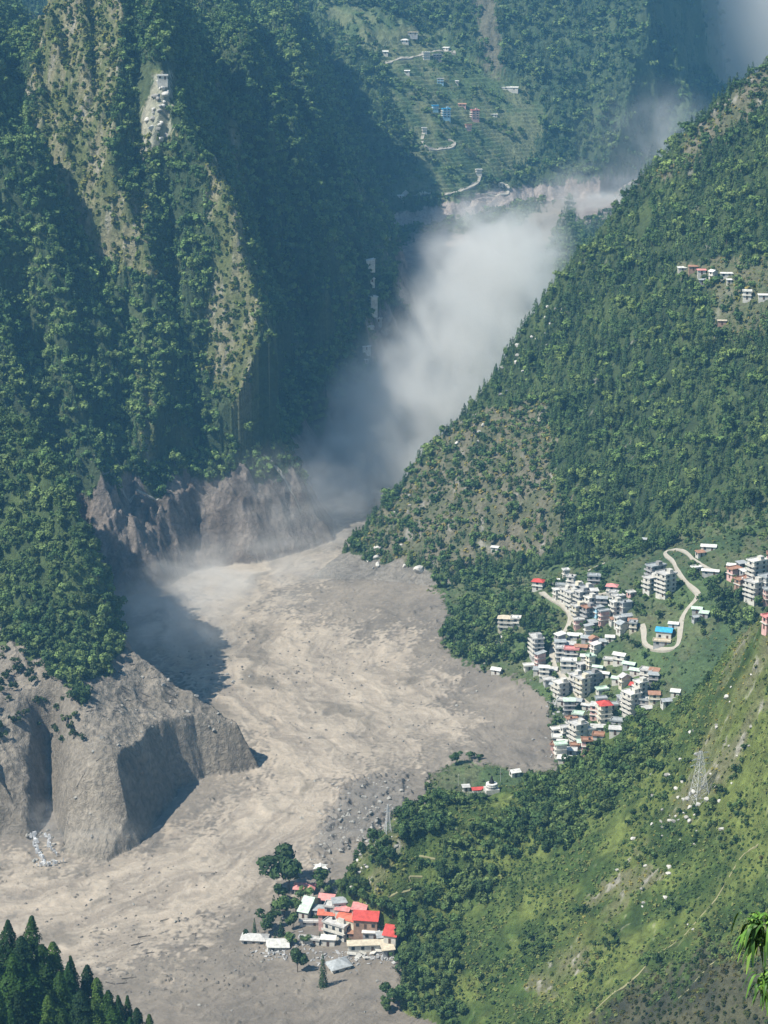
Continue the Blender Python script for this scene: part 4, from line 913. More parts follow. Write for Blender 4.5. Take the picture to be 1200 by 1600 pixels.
def crown_shrub(nf, seed):
    r = np.random.default_rng(seed); a = r.uniform(0, 2 * math.pi, nf); q = np.sqrt(r.uniform(0, 1, nf)); h = r.uniform(0.1, 1, nf)
    rr = 0.55 * q * np.sqrt(1.02 - h ** 2)
    P = np.stack([rr * np.cos(a), rr * np.sin(a), h * 0.85], 1); d = unitv(np.stack([np.cos(a) * (1 - h), np.sin(a) * (1 - h), h + 0.2], 1))
    return leaves(P, d, 0.5 * (16 / nf) ** 0.4 * 0.75, r), r.uniform(0.75, 1.25, nf)
KINDS = {'conifer': crown_conifer, 'broad': crown_broad, 'shrub': crown_shrub}
COLS = {'conifer': [(0.028, 0.055, 0.022), (0.046, 0.084, 0.031), (0.072, 0.112, 0.040)], 'broad': [(0.048, 0.088, 0.028), (0.078, 0.128, 0.038), (0.115, 0.165, 0.050)], 'shrub': [(0.055, 0.095, 0.025), (0.105, 0.150, 0.040), (0.165, 0.185, 0.055)]}
# which ground one can see: running horizon along each line of sight
EL = (GZ + 4 - HC) / GY
HOR = np.maximum.accumulate((GZ - HC) / GY, axis=0)
VIS = np.zeros(GX.shape, bool); VIS[1:] = EL[1:] >= HOR[:-1]
INF = (GPX > -330) & (GPX < 1530) & (GPY > -70) & (GPY < 1660)
VIS &= INF
CELL = np.gradient(us)[None, :] * GY * np.gradient(vs)[:, None]
GRIDX = {}
for x, y, r in NOVEG: GRIDX.setdefault((int(x // 12), int(y // 12)), []).append((x, y, r))
def blocked(x, y, m=0.5):
    i, j = int(x // 12), int(y // 12)
    for a in (-1, 0, 1):
        for b in (-1, 0, 1):
            for q in GRIDX.get((i + a, j + b), ()):
                if (q[0] - x) ** 2 + (q[1] - y) ** 2 < (q[2] + m) ** 2: return True
    return False
def sprinkle(mask, spacing, seed, ks=1.0):
    r = np.random.default_rng(seed); w = (CELL * np.sqrt(1 + np.minimum(STEEP, 5) ** 2) * mask * VIS).ravel(); tot = w.sum()
    if tot < spacing ** 2: return np.zeros((0, 2))
    n = int(tot / spacing ** 2 * 3); c = np.cumsum(w) / tot
    k = np.searchsorted(c, r.uniform(0, 1, n)); i, j = np.unravel_index(k, GX.shape)
    u = us[j] + r.uniform(-0.5, 0.5, n) * np.gradient(us)[j]; y = vs[i] + r.uniform(-0.5, 0.5, n) * np.gradient(vs)[i]
    x = u * y
    key = np.floor(x / spacing).astype(np.int64) * 100003 + np.floor((y + 0.37 * x) / spacing * ks).astype(np.int64)
    _, f = np.unique(key, return_index=True)
    return np.stack([x[f], y[f]], 1)
TREES = []                                                # kind, x, y, z, height, colour index weight, zone
def plant(mask, spacing, hr, mixk, seed, zone, tone=1.0, tint=(1, 1, 1)):
    P = sprinkle(mask, spacing, seed, {'mountain': 2.4, 'spur': 1.3, 'slope': 1.25, 'far': 1.3}.get(zone, 1.0)); r = np.random.default_rng(seed + 999)
    if not len(P): return
    z = ground(P[:, 0], P[:, 1])
    for (x, y), zz in zip(P, z):
        h = r.uniform(*hr) * r.uniform(0.8, 1.15); k = r.choice(list(mixk), p=list(mixk.values()))
        if GRIDX and y < 2700 and blocked(x, y, h * 0.22): continue
        gi = float(noise(np.array(x / 23.0), np.array(y / 23.0), 309)); ci = int(np.clip(round(1 + 2.2 * gi + r.normal(0, 0.6)), 0, 2))
        c = np.array(COLS[k][ci]) * tone * r.uniform(0.78, 1.2) * np.array(tint)
        TREES.append((k, x, y, zz - 0.15, h, c, zone))
clump = fbm(GX, GY, 38, 3, 201)
nz = lambda a: noise(GX / a, GY / a, 207)
G1 = GK == 1
trees_b = soft([(840, 1200), (880, 1170), (1010, 1120), (1030, 1180), (960, 1260), (880, 1330), (800, 1330), (760, 1400), (700, 1460), (720, 1600), (630, 1620), (600, 1490), (530, 1400), (560, 1370), (620, 1400), (700, 1330), (800, 1270)], 25, 15) > 0.5
trees_b |= soft([(560, 1330), (600, 1290), (700, 1235), (720, 1250), (700, 1300), (620, 1330), (590, 1360)], 15, 12) > 0.5
bare_yellow = soft([(740, 1400), (800, 1320), (900, 1290), (1000, 1300), (960, 1400), (850, 1470), (760, 1480)], 25, 12) > 0.5
G1 = G1 & ~CMUD
plant(G1 & ~BROWN & (clump > -0.42), 3.9, (3.2, 9.5), {'conifer': 0.82, 'broad': 0.18}, 1, 'slope', 1.15, (1.05, 1.0, 0.9))
plant(G1 & BROWN, 4.2, (1.2, 2.6), {'shrub': 0.85, 'broad': 0.15}, 2, 'slope', 0.9, (1.35, 1.0, 0.9))
plant(G1 & BROWN & (clump > -0.25), 5.2, (2.5, 6.5), {'conifer': 0.4, 'broad': 0.6}, 3, 'slope')
vill = (GK == 0) & ~MUD & (GY < 1400)
vt = soft([(690, 990), (720, 950), (790, 935), (840, 950), (860, 980), (850, 1010), (790, 1030), (745, 1045), (700, 1025)], 12, 8) > 0.5
vt |= soft([(650, 895), (700, 860), (830, 830), (1050, 800), (1080, 850), (960, 870), (820, 900), (740, 925), (690, 915)], 12, 8) > 0.5
vt |= soft([(1080, 900), (1150, 900), (1190, 950), (1150, 990), (1090, 960)], 10, 8) > 0.5
plant((GK == 0) & ~MUD & ~bench & (GY >= 1400), 6.5, (4, 9), {'conifer': 0.5, 'broad': 0.5}, 21, 'far')
plant(vill & vt, 4.6, (4, 9), {'broad': 0.75, 'conifer': 0.25}, 4, 'village')
town = soft([(865, 905), (1000, 920), (1010, 990), (930, 1010), (940, 1040), (1040, 1060), (1000, 1120), (930, 1160), (870, 1190), (855, 1060), (820, 1050), (830, 1000)], 5, 5) > 0.5
plant(vill & town, 4.2, (2.0, 4.5), {'broad': 1.0}, 22, 'village')
plant(vill & ~vt & (clump > 0.0), 7.5, (2.5, 6), {'broad': 0.8, 'conifer': 0.2}, 5, 'village')
plant(vill & ~vt, 4.5, (0.7, 1.8), {'shrub': 1.0}, 6, 'village', 0.7)
B_ = GK == 2
plant(B_ & trees_b & ~SHADE, 3.2, (2.2, 6.8), {'broad': 0.8, 'conifer': 0.2}, 7, 'near', 1.0)
plant(B_ & ~trees_b & ~SHADE & ~SCREE & (nz(14) > -0.3), 1.7, (0.6, 1.5), {'shrub': 0.93, 'broad': 0.07}, 8, 'near', 0.9)
plant(B_ & ~trees_b & ~SHADE & ~SCREE & ~bare_yellow & (nz(22) > 0.12), 4.2, (1.8, 4), {'broad': 1.0}, 9, 'near', 0.85)
plant(B_ & SCREE, 2.4, (0.6, 1.4), {'shrub': 1.0}, 10, 'near', 1.0, (1.3, 1.05, 0.9))
plant(B_ & SHADE, 2.0, (0.7, 1.9), {'shrub': 1.0}, 11, 'near', 0.45, (1.1, 0.9, 0.9))  # shrubs darkened as well, part of the painted shade
D_ = (GK == 3) & ~COAT
plant(D_, 4.6, (4.5, 9), {'broad': 0.85, 'conifer': 0.15}, 12, 'spur', 1.2)
plant((GK == 3) & COAT & (GPX < 130) & (GPY < 1160), 8, (3, 6), {'broad': 1.0}, 13, 'spur', 0.6)
M_ = (GK == 4) & ~SCOUR & ~((GPX > 215) & (GPX < 275) & (GPY > 100) & (GPY < 215))
plant(M_ & ~ROCKY & (clump > -0.5) & (rocky2 < 0.8), 4.4, (3.5, 9.0), {'broad': 0.6, 'conifer': 0.4}, 14, 'mountain', 1.2)
plant(M_ & (ROCKY | (rocky2 > 0.5)), 4.0, (1.4, 4.2), {'shrub': 0.6, 'broad': 0.4}, 15, 'mountain', 0.9, (1.1, 1, 0.85))
F_ = (GK == 5) & ~farmud & ~bare
plant(F_ & ~TERR, 7.0, (7, 12), {'conifer': 0.7, 'broad': 0.3}, 16, 'far', 1.1)
plant(F_ & TERR & (clump > 0.05), 9, (4, 8), {'broad': 0.8, 'conifer': 0.2}, 17, 'far', 1.1)
plant((GK == 6) & (GPY < 330), 13, (8, 13), {'conifer': 1.0}, 18, 'far', 1.2)
print("trees", len(TREES))

VARN = 7
def proto(kind, nf, v): return KINDS[kind](nf, 100 + 17 * v + nf)
# the ones that show largest stand by themselves; the remainder is one mass
def app(t): return t[4] / t[2] * (1.0 if t[0] != 'shrub' else 1.0)
order = sorted(range(len(TREES)), key=lambda i: -app(TREES[i]))
LIM = {'conifer': 240, 'broad': 290, 'shrub': 290}; cnt = {k: 0 for k in LIM}; single = []; rest = []
for i in order:
    t = TREES[i]; px, py = to_px(t[1], t[2], t[3] + t[4] * 0.5)
    if cnt[t[0]] < LIM[t[0]] and 0 < px < 1200 and 0 < py < 1600 and not (t[6] == 'near' and py > 1590):
        single.append(t); cnt[t[0]] += 1
    else: rest.append(t)
def crown_mesh(kind, nf, v, col):
    L, c = proto(kind, nf, v); n = len(L)
    C = np.concatenate([np.repeat((c[:, None] * col)[:, None, :], 3, 1), np.ones((n, 3, 1))], 2).reshape(-1, 4)
    return raw_mesh({'conifer': 'crown', 'broad': 'crown', 'shrub': 'shrub'}[kind], L.reshape(-1, 3), np.arange(n * 3).reshape(-1, 3), M['leaf'], C, nside=3)
TRUNK = {}
def trunk_mesh(kind, frac=0.5):
    if kind not in TRUNK:
        mb = MB().bar((0, 0, -0.06), (0.004, 0, frac), 0.022, 0.012, 6)
        for k in range(4):
            a = k * 1.7; z = 0.22 + 0.07 * k
            mb.bar((0, 0, z), (0.12 * math.cos(a), 0.12 * math.sin(a), z + 0.12), 0.009, 0.004, 4)
        TRUNK[kind] = mb.mesh("trunk", M['bark'])
    return TRUNK[kind]
SM = {}
def place_words(zn, px, py):
    if zn == 'slope':
        if px < np.interp(py, [100, 285, 450, 690, 860], [1240, 1040, 900, 730, 600]): return "on the skyline edge above the gorge"
        if py > 760: return "just above the village"
        if px > 1000 and py < 580: return "around the high brown terraces"
        return "in the middle of the slope above the village"
    if zn == 'near':
        if px < 720 and py > 1380: return "behind the red-roofed hamlet"
        if px < 820: return "round the shrine ridge"
        if py < 1290: return "just under the town along the near crest"
        return "on the open grassy near hillside"
    if zn == 'spur': return "high on the spur above the grey bench" if py < 850 else "low on the spur above the grey bench"
    if zn == 'village': return "in the grove at the mud's right edge" if px < 860 else "among the meadows round the road loop" if px > 960 else "between the houses of the town"
    if zn == 'mountain': return "on the steep left mountain's rocky western spur" if px < 200 and py < 450 else "on the steep left mountain"
    return "on the far hills"
KN = {'conifer': 'dark conifer', 'broad': 'leafy broadleaf tree', 'shrub': 'low green shrub'}
for t in single:
    k, x, y, z, h, c, zn = t
    v = int(abs(x * 7 + y * 3)) % VARN; ci = int(abs(x * 3 + y)) % 3
    nf = 420 if k != 'shrub' else 110
    key = (k, v, ci, zn)
    if key not in SM: SM[key] = crown_mesh(k, nf, v, c)
    pw = place_words(zn, *to_px(x, y, z)); lab = KN[k] + ' ' + pw; grp = KN[k] + 's ' + pw
    if k == 'shrub':
        o = put('shrub', SM[key], None, (x, y, z), x * 3.1 % 6.28, (h, h, h)); tag(o, lab, 'shrub', grp); continue
    o = empty('pine_tree' if k == 'conifer' else 'broadleaf_tree', (x, y, z), x * 3.1 % 6.28); o.scale = (h, h, h)
    tag(o, lab, 'tree', grp)
    put('crown', SM[key], o); put('trunk', trunk_mesh(k), o)
def mass(name, items, label, cat):
    V, Cc = [], []
    groups = {}
    for t in items:
        a = app(t) * F * 0.64
        nf = 260 if a > 14 else 150 if a > 9 else 70 if a > 5 else 34
        if t[0] == 'shrub': nf = 30 if a > 4 else 16
        groups.setdefault((t[0], nf, int(abs(t[1] * 5 + t[2] * 3)) % VARN), []).append(t)
    for (k, nf, v), ts in groups.items():
        L, c = proto(k, nf, v); n = len(ts)
        A = np.array([[t[1], t[2], t[3], t[4]] for t in ts]); col = np.array([t[5] for t in ts])
        r = rng.uniform(0, 2 * math.pi, n); ca, sa = np.cos(r), np.sin(r)
        P = L.reshape(-1, 3); sx = A[:, 3] * rng.uniform(0.85, 1.25, n)
        X = (P[None, :, 0] * ca[:, None] - P[None, :, 1] * sa[:, None]) * sx[:, None] + A[:, 0:1]
        Y = (P[None, :, 0] * sa[:, None] + P[None, :, 1] * ca[:, None]) * sx[:, None] + A[:, 1:2]
        Z = P[None, :, 2] * A[:, 3:4] + A[:, 2:3]
        V.append(np.stack([X, Y, Z], -1).reshape(-1, 3).astype(np.float32))
        cc = (col[:, None, None, :] * c[None, :, None, None] * np.ones((1, 1, 3, 1))).reshape(-1, 3)
        Cc.append(np.concatenate([cc, np.ones((len(cc), 1))], 1).astype(np.float32))
    V = np.concatenate(V); Cc = np.concatenate(Cc); print(name, len(V) // 3)
    me = raw_mesh(name, V, np.arange(len(V)).reshape(-1, 3), M['leaf'], Cc, nside=3)
    o = bpy.data.objects.new(name, me); COL.objects.link(o); tag(o, label, cat, None, 'stuff')
for zn, nm, lab in (('slope', 'forest', "dense conifer forest over the slope above the village"), ('village', 'undergrowth', "bushes and small trees scattered over the village meadows"), ('near', 'scrub', "yellow-green scrub covering the near hillside"),
                    ('spur', 'forest', "leafy forest over the spur above the grey bench"), ('mountain', 'forest', "forest clinging to the steep left mountain"), ('far', 'forest', "distant forest over the far hills")):
    it = [t for t in rest if t[6] == zn]
    if it: mass(nm, it, lab, nm)
M['mudclod'] = flat('mud_clod', (0.16, 0.145, 0.125), 0.9, 0.35, 0.8, 0.3)

# ---------------------------------------------------------------- trees one can point at
def tree_at(kind, bx, by, hpx, label, group=None, nf=900, wide=None, Y=None, name=None, seed=0, trunk=0.5, sx=1.0, ci=0, tone=1.0):
    if Y is None: x, y, z = hit(bx, by)
    else:
        x, y, _ = PY(bx, by, Y); z = float(ground(np.array(x), np.array(y)))
    h = hpx * y / F * 1.02
    key = ('hero', kind, nf, seed, wide, ci, tone)
    if key not in SM:
        L, c = (crown_conifer(nf, 300 + seed, wide or 0.22) if kind == 'conifer' else crown_broad(nf, 300 + seed, wide or 0.42)) ; n = len(L)
        C = np.concatenate([np.repeat((c[:, None] * np.array(COLS[kind][ci]) * tone)[:, None, :], 3, 1), np.ones((n, 3, 1))], 2).reshape(-1, 4)
        SM[key] = raw_mesh("crown", L.reshape(-1, 3), np.arange(n * 3).reshape(-1, 3), M['leaf'], C, nside=3)
    o = empty(name or ('pine_tree' if kind == 'conifer' else 'broadleaf_tree'), (x, y, z - 0.2), (bx * 1.3) % 6.28); o.scale = (h * sx, h * sx, h)
    tag(o, label, 'tree', group)
    put('crown', SM[key], o); put('trunk', trunk_mesh(kind), o)
    return o
for bx, by, hp, kd, lab, ci in [(452, 1392, 66, 'broad', "big dark spreading tree at the back left of the hamlet, beside the white canopy", 0), (505, 1541, 62, 'conifer', "tall slender tree standing in the mud in front of the hamlet, long bare trunk", 1),
        (465, 1519, 46, 'broad', "tree with a bare trunk in the mud beside the battered white house", 0), (398, 1462, 34, 'conifer', "small dark tree behind the drowned house at the hamlet's left end", 1), (384, 1466, 20, 'broad', "little bush-like tree at the extreme left of the hamlet", 0),
        (622, 1572, 44, 'broad', "round dark tree at the mud's edge below the scarlet roof", 0), (604, 1580, 32, 'broad', "leftmost of the trees at the mud's edge below the hamlet", 1), (641, 1560, 40, 'conifer', "dark conifer at the mud's edge below the hamlet", 0)]:
    tree_at(kd, bx, by, hp, lab, None, 1100, (0.5 if hp > 60 and kd == 'broad' else 0.42) if kd == 'broad' else 0.16, seed=int(bx) % 5, ci=ci, tone=0.9)
for i, (bx, by, hp) in enumerate([(428, 1428, 36), (444, 1436, 40), (424, 1450, 36), (462, 1430, 30), (440, 1462, 36), (458, 1452, 32), (414, 1462, 28), (470, 1412, 30), (430, 1474, 26), (452, 1476, 28), (436, 1408, 34), (500, 1398, 26), (516, 1394, 28), (534, 1398, 28), (552, 1406, 30), (566, 1412, 30), (582, 1416, 30), (598, 1424, 32), (614, 1434, 32), (628, 1446, 34), (540, 1384, 26), (508, 1380, 24), (560, 1388, 26), (632, 1470, 34), (640, 1490, 34), (636, 1512, 32), (644, 1535, 34), (474, 1476, 20), (500, 1470, 18), (546, 1476, 14), (496, 1442, 18), (505, 1452, 16)]):
    tree_at('broad' if i % 4 else 'conifer', bx, by, hp, "dark green tree in the grove round the red-roofed hamlet", "trees of the hamlet grove", 420, 0.40 if i % 4 else 0.2, seed=i % 5, ci=i % 2, sx=1.1)
# conifers on the knoll at the lower left
tips = [(6, 1437, 30), (43, 1431, 38), (25, 1462, 30), (83, 1469, 38), (62, 1478, 32), (104, 1500, 26), (118, 1494, 24), (133, 1510, 26), (155, 1527, 30), (172, 1550, 24), (186, 1557, 22), (200, 1558, 22), (216, 1576, 24), (235, 1588, 22),
        (15, 1490, 36), (50, 1505, 40), (90, 1520, 36), (125, 1545, 34), (150, 1560, 30), (175, 1575, 30), (-15, 1455, 34), (0, 1530, 36), (35, 1545, 36), (75, 1552, 34), (105, 1570, 34), (20, 1580, 36), (60, 1590, 36), (140, 1590, 30), (-30, 1510, 36), (-25, 1570, 36), (200, 1590, 26), (90, 1600, 34)]
for i, (tx_, ty_, w_) in enumerate(tips):
    Yt = 556 - max(0, ty_ - 1430 - max(0, tx_) * 0.55) * 0.42
    x, y, zt = PY(tx_, ty_, Yt); zg = float(ground(np.array(x), np.array(y))); h = max(zt - zg, 7)
    key = ('knoll', i % 5)
    if key not in SM:
        L, c = crown_conifer(7000, 500 + i, (0.25, 0.21, 0.28, 0.23, 0.30)[i % 5]); n = len(L)
        C = np.concatenate([np.repeat((c[:, None] * np.array([(0.020, 0.055, 0.010), (0.038, 0.085, 0.014), (0.016, 0.040, 0.012), (0.060, 0.110, 0.018), (0.028, 0.066, 0.010)][i % 5]))[:, None, :], 3, 1), np.ones((n, 3, 1))], 2).reshape(-1, 4)
        SM[key] = raw_mesh("crown", L.reshape(-1, 3), np.arange(n * 3).reshape(-1, 3), M['leaf'], C, nside=3)
    o = empty('cedar_tree', (x, y, zt - h), i * 1.9); o.rotation_euler[0] = 0.05 * math.sin(i * 2.3); o.rotation_euler[1] = 0.05 * math.cos(i * 1.7); wd = w_ * 2.7 * y / F / 0.5; o.scale = (wd, wd, h)
    lab = {0: "dark cedar cut by the left edge, its tip level with the mud", 1: "sharp-tipped cedar, the tallest of the near clump at the lower left", 3: "broad cedar one step down the knoll from the sharp-tipped one", 13: "last small cedar at the lower right end of the near clump"}.get(i, "dense green cedar in the near clump at the lower left")
    tag(o, lab, 'tree', "cedars of the near clump")
    put('crown', SM[key], o); put('trunk', trunk_mesh('conifer'), o)

# ---------------------------------------------------------------- shrine, pylons and masts on the near ridge
def pylon(px, py, hpx, wbase, label, name='lattice_pylon', arms=3, rz=0.4):
    x, y, z = hit(px, py); h = hpx * y / F
    o = empty(name, (x, y, z - 0.3), rz); tag(o, label, 'pylon')
    def wd(t): return wbase / 2 * (1 - 0.86 * t)
    for a, b in ((-1, -1), (1, -1), (1, 1), (-1, 1)):
        MB().bar((a * wd(0), b * wd(0), 0), (a * wd(1), b * wd(1), h), 0.12, 0.07).obj("leg", M['metal'], o)
    br = MB(); n = 8
    for k in range(n):
        t0, t1 = k / n, (k + 1) / n; w0, w1 = wd(t0), wd(t1)
        P0 = [(-w0, -w0, t0 * h), (w0, -w0, t0 * h), (w0, w0, t0 * h), (-w0, w0, t0 * h)]; P1 = [(-w1, -w1, t1 * h), (w1, -w1, t1 * h), (w1, w1, t1 * h), (-w1, w1, t1 * h)]
        for i in range(4):
            j = (i + 1) % 4; br.bar(P0[i], P1[j], 0.045); br.bar(P0[j], P1[i], 0.045); br.bar(P1[i], P1[j], 0.045)
    br.obj("bracing", M['metal'], o)
    for k in range(arms):
        zz = h * (0.74 + 0.11 * k); L = wbase * 0.75 * (1 - 0.15 * k)
        MB().bar((-L, 0, zz), (L, 0, zz), 0.12).bar((-L, 0, zz), (0, 0, zz + h * 0.05), 0.07).bar((L, 0, zz), (0, 0, zz + h * 0.05), 0.07).obj("cross_arm", M['metal'], o)
    return o
pylon(1092, 1252, 92, 6.0, "pale lattice transmission pylon standing among white rocks on the near hillside")
pylon(606, 1300, 52, 2.4, "slim lattice mast on the rocky nose of the near ridge", 'lattice_mast', 2)
x, y, z = hit(768, 1238)
o = empty("shrine", (x, y, z - 0.1), 0.2); o.scale = (1.15, 1.15, 1.3); tag(o, "little hilltop shrine with white tiers and a black seated figure on top", "shrine")
MB().quadbox((0, 0, 0.8), (2.6, 2.2, 0.9)).obj("plinth", M['w_white'], o)
MB().lathe([(2.1, 1.7), (2.1, 2.5), (1.9, 2.55), (1.9, 3.0)], 16).obj("drum", M['w_grey'], o)
MB().lathe([(2.3, 2.5), (2.3, 2.75), (2.0, 2.8)], 16).obj("ring", M['r_white'], o)
MB().lathe([(2.2, 3.1), (2.2, 3.4), (1.2, 3.5)], 16).obj("ring", M['r_white'], o)
MB().lathe([(1.1, 3.5), (1.0, 4.1), (0.62, 4.5), (0.55, 5.0), (0.32, 5.15), (0.42, 5.5), (0.34, 5.85), (0.1, 6.0)], 12).obj("statue", M['black'], o, smooth=True)
x, y, z = hit(747, 1238)
o = empty("pilgrim_shelter", (x, y, z - 0.3), 0.15); tag(o, "long low shelter with a faded red roof beside the hilltop shrine", "shelter")
MB().quadbox((0, 0, 1.1), (2.6, 1.3, 1.15)).obj("wall", M['w_white'], o)
rf = MB(); roof_mesh(rf, 5.4, 2.8, 2.25, 'gable'); rf.obj("roof", M['r_red'], o)
for i in range(3): put("window", unit('window'), o, (-1.7 + 1.7 * i, -1.36, 1.3), 0, (0.9, 1, 1.0))
for px, py, hp, lab in [(716, 1228, 20, "thin white pole at the left end of the shrine terrace"), (725, 1230, 16, "second white pole from the left on the shrine terrace"), (782, 1222, 24, "tall white flagpole right of the shrine")]:
    x, y, z = hit(px, py); h = hp * y / F
    o = MB().bar((0, 0, -0.4), (0, 0, h), 0.09, 0.06, 6).bar((0, 0, h), (0, 0, h + 0.15), 0.14, 0.1, 6).obj("flagpole", M['r_white'], None, (x, y, z)); tag(o, lab, "pole")
x, y, z = hit(752, 1240)
o = empty("railing", (x, y, z), 0.1); tag(o, "white railing along the edge of the shrine terrace", "railing")
for i in range(9): MB().bar((-6 + 1.5 * i, 0, -0.6), (-6 + 1.5 * i, 0, 1.0), 0.06).obj("post", M['r_white'], o)
MB().bar((-6, 0, 1.0), (6, 0, 1.0), 0.06).bar((-6, 0, 0.5), (6, 0, 0.5), 0.05).obj("rail", M['r_white'], o)

# ---------------------------------------------------------------- rocks
def rock_mesh(seed, mat):
    r = np.random.default_rng(seed); import bmesh
    bm = bmesh.new(); bmesh.ops.create_icosphere(bm, subdivisions=2, radius=1)
    ax = [unitv(r.normal(0, 1, 3)) for _ in range(9)]; cut = r.uniform(0.45, 0.85, 9)
    for v in bm.verts:
        p = np.array(v.co)
        for a, c in zip(ax, cut):
            d = p @ a
            if d > c: p = p - a * (d - c)
        v.co = p * (1, 0.8, 0.7)
    me = bpy.data.meshes.new("boulder"); bm.to_mesh(me); bm.free(); me.materials.append(mat); return me
RK = [rock_mesh(i, M['palerock'] if i < 4 else M['rock']) for i in range(7)]
def rock(px, py, r, label, group=None, k=0, rz=0.0):
    x, y, z = hit(px, py)
    o = put("boulder", RK[k % 7], None, (x, y, z + r * 0.15), rz, (r, r * 0.9, r)); o.rotation_euler[0] = 0.3 * math.sin(px)
    return tag(o, label, "boulder", group)
rock(655, 893, 4.6, "large pale boulder at the mud's upper right edge, under the forest", None, 0, 0.6)
rock(632, 885, 2.2, "smaller pale boulder left of the large one at the mud's upper edge", None, 1, 1.2)
rock(258, 148, 3.2, "pale round boulder on the rocky pinnacle just under the hut", None, 2)
for i, (px, py, r) in enumerate([(1068, 1250, 1.8), (1078, 1262, 2.6), (1092, 1258, 2.2), (1104, 1250, 2.4), (1062, 1268, 1.8), (1072, 1278, 2.2), (1036, 1292, 1.6), (1078, 1284, 2.4), (1124, 1252, 1.6), (1088, 1244, 1.6), (1056, 1276, 1.4)]):
    rock(px, py, r * 0.62, "pale angular rock in the heap round the foot of the big lattice pylon", "rocks at the foot of the pylon", i, i * 1.1)
rock(1128, 1297, 1.5, "lone white flat rock right of the pylon's rock heap", None, 3, 0.3)
rock(1075, 1445, 0.7, "small white stone beside the dirt trail, upper of the pair", None, 1); rock(1083, 1452, 0.8, "small yellowish stone beside the dirt trail, lower of the pair", None, 2)
rr = np.random.default_rng(5)
for i in range(22):
    rock(252 + rr.normal(0, 4 + i * 0.5), 132 + i * 4 + rr.normal(0, 2), rr.uniform(1.6, 3.4), "pale rock on the narrow pinnacle below the white hut", "rocks of the pinnacle", i, i * 0.8)
for i in range(60):
    a = rr.uniform(0, 1); px = 990 + 190 * a + rr.normal(0, 22); py = 1395 - 330 * a + rr.normal(0, 40)
    if not (930 < px < 1198): continue
    rock(px, py, rr.uniform(0.5, 1.5), "grey-white stone in the scree of the near hillside", "scree stones of the near hillside", i, i * 0.7)
for i in range(26):
    px = 545 + rr.uniform(0, 75); py = 1350 - (px - 545) * 0.9 + rr.uniform(-5, 45)
    rock(px, py, rr.uniform(0.5, 1.3), "pale stone on the rocky nose of the near ridge", "stones on the ridge nose", i, i * 0.9)
for i in range(70):
    px, py = [(rr.uniform(520, 640), rr.uniform(1220, 1330)), (rr.uniform(420, 860), rr.uniform(1020, 1180)), (rr.uniform(120, 600), rr.uniform(1400, 1590))][i % 3]
    rock(px, py, rr.uniform(0.5, 1.6) * (1.3 if i % 3 == 0 else 0.8), "dark grey block half sunk in the mud", "blocks in the mud", 4 + i % 3, i * 0.8)
for i in range(40):
    t = rr.uniform(0, 1); px = 560 + 300 * t + rr.normal(0, 8); py = 850 - 400 * t * 0.98 + rr.uniform(2, 60) - (60 if t < .3 else 0) * 0
    rock(px + 12, py, rr.uniform(0.8, 2.4), "weathered outcrop block along the edge above the gorge", "outcrops above the gorge", i, i * 0.8)

for i in range(46):
    px = rr.uniform(115, 390); py = rr.uniform(1050, 1150) if px > 215 else rr.uniform(1060, 1310)
    rock(px, py, rr.uniform(0.4, 1.5), "block stuck in the mud skin of the grey bench", "blocks on the grey bench", 4 + i % 3, i * 0.6)
def stones(name, spots, n, lo, hi, label, seed, mat):
    r = np.random.default_rng(seed); mb = MB(); P6 = [(1, 0, 0), (0, 1, 0), (-1, 0, 0), (0, -1, 0), (0, 0, 0.8), (0, 0, -0.8)]
    for i in range(n):
        poly_ = spots[int(r.integers(0, len(spots)))]; px, py = r.uniform(poly_[0], poly_[2]), r.uniform(poly_[1], poly_[3])
        x, y, z = hit(px, py); s_ = lo + (hi - lo) * r.uniform(0, 1) ** 3; a_ = r.uniform(0, 6.28)
        zz = float(ground(np.array(x), np.array(y)))
        if not MUD[min(np.searchsorted(vs, y), NR - 1), min(np.searchsorted(us, x / y), NC - 1)]: continue
        V = [(x + s_ * (p[0] * math.cos(a_) - p[1] * math.sin(a_)) * r.uniform(0.7, 1.3), y + s_ * (p[0] * math.sin(a_) + p[1] * math.cos(a_)) * r.uniform(0.7, 1.3), zz + s_ * p[2] * r.uniform(0.7, 1.2)) for p in P6]
        mb.poly(V, [(0, 1, 4), (1, 2, 4), (2, 3, 4), (3, 0, 4), (1, 0, 5), (2, 1, 5), (3, 2, 5), (0, 3, 5)])
    tag(mb.obj(name, mat), label, name, None, 'stuff')
stones("gravel", [(470, 1215, 640, 1345), (500, 1260, 600, 1340)], 320, 0.25, 1.3, "dark stones crowding the mud beside the near ridge's nose", 31, M['rock'])
stones("gravel", [(0, 1350, 620, 1595), (420, 980, 860, 1200), (250, 930, 560, 1100), (120, 1430, 420, 1560)], 1500, 0.2, 1.1, "stones and clods scattered over the mud", 32, M['mudclod'])

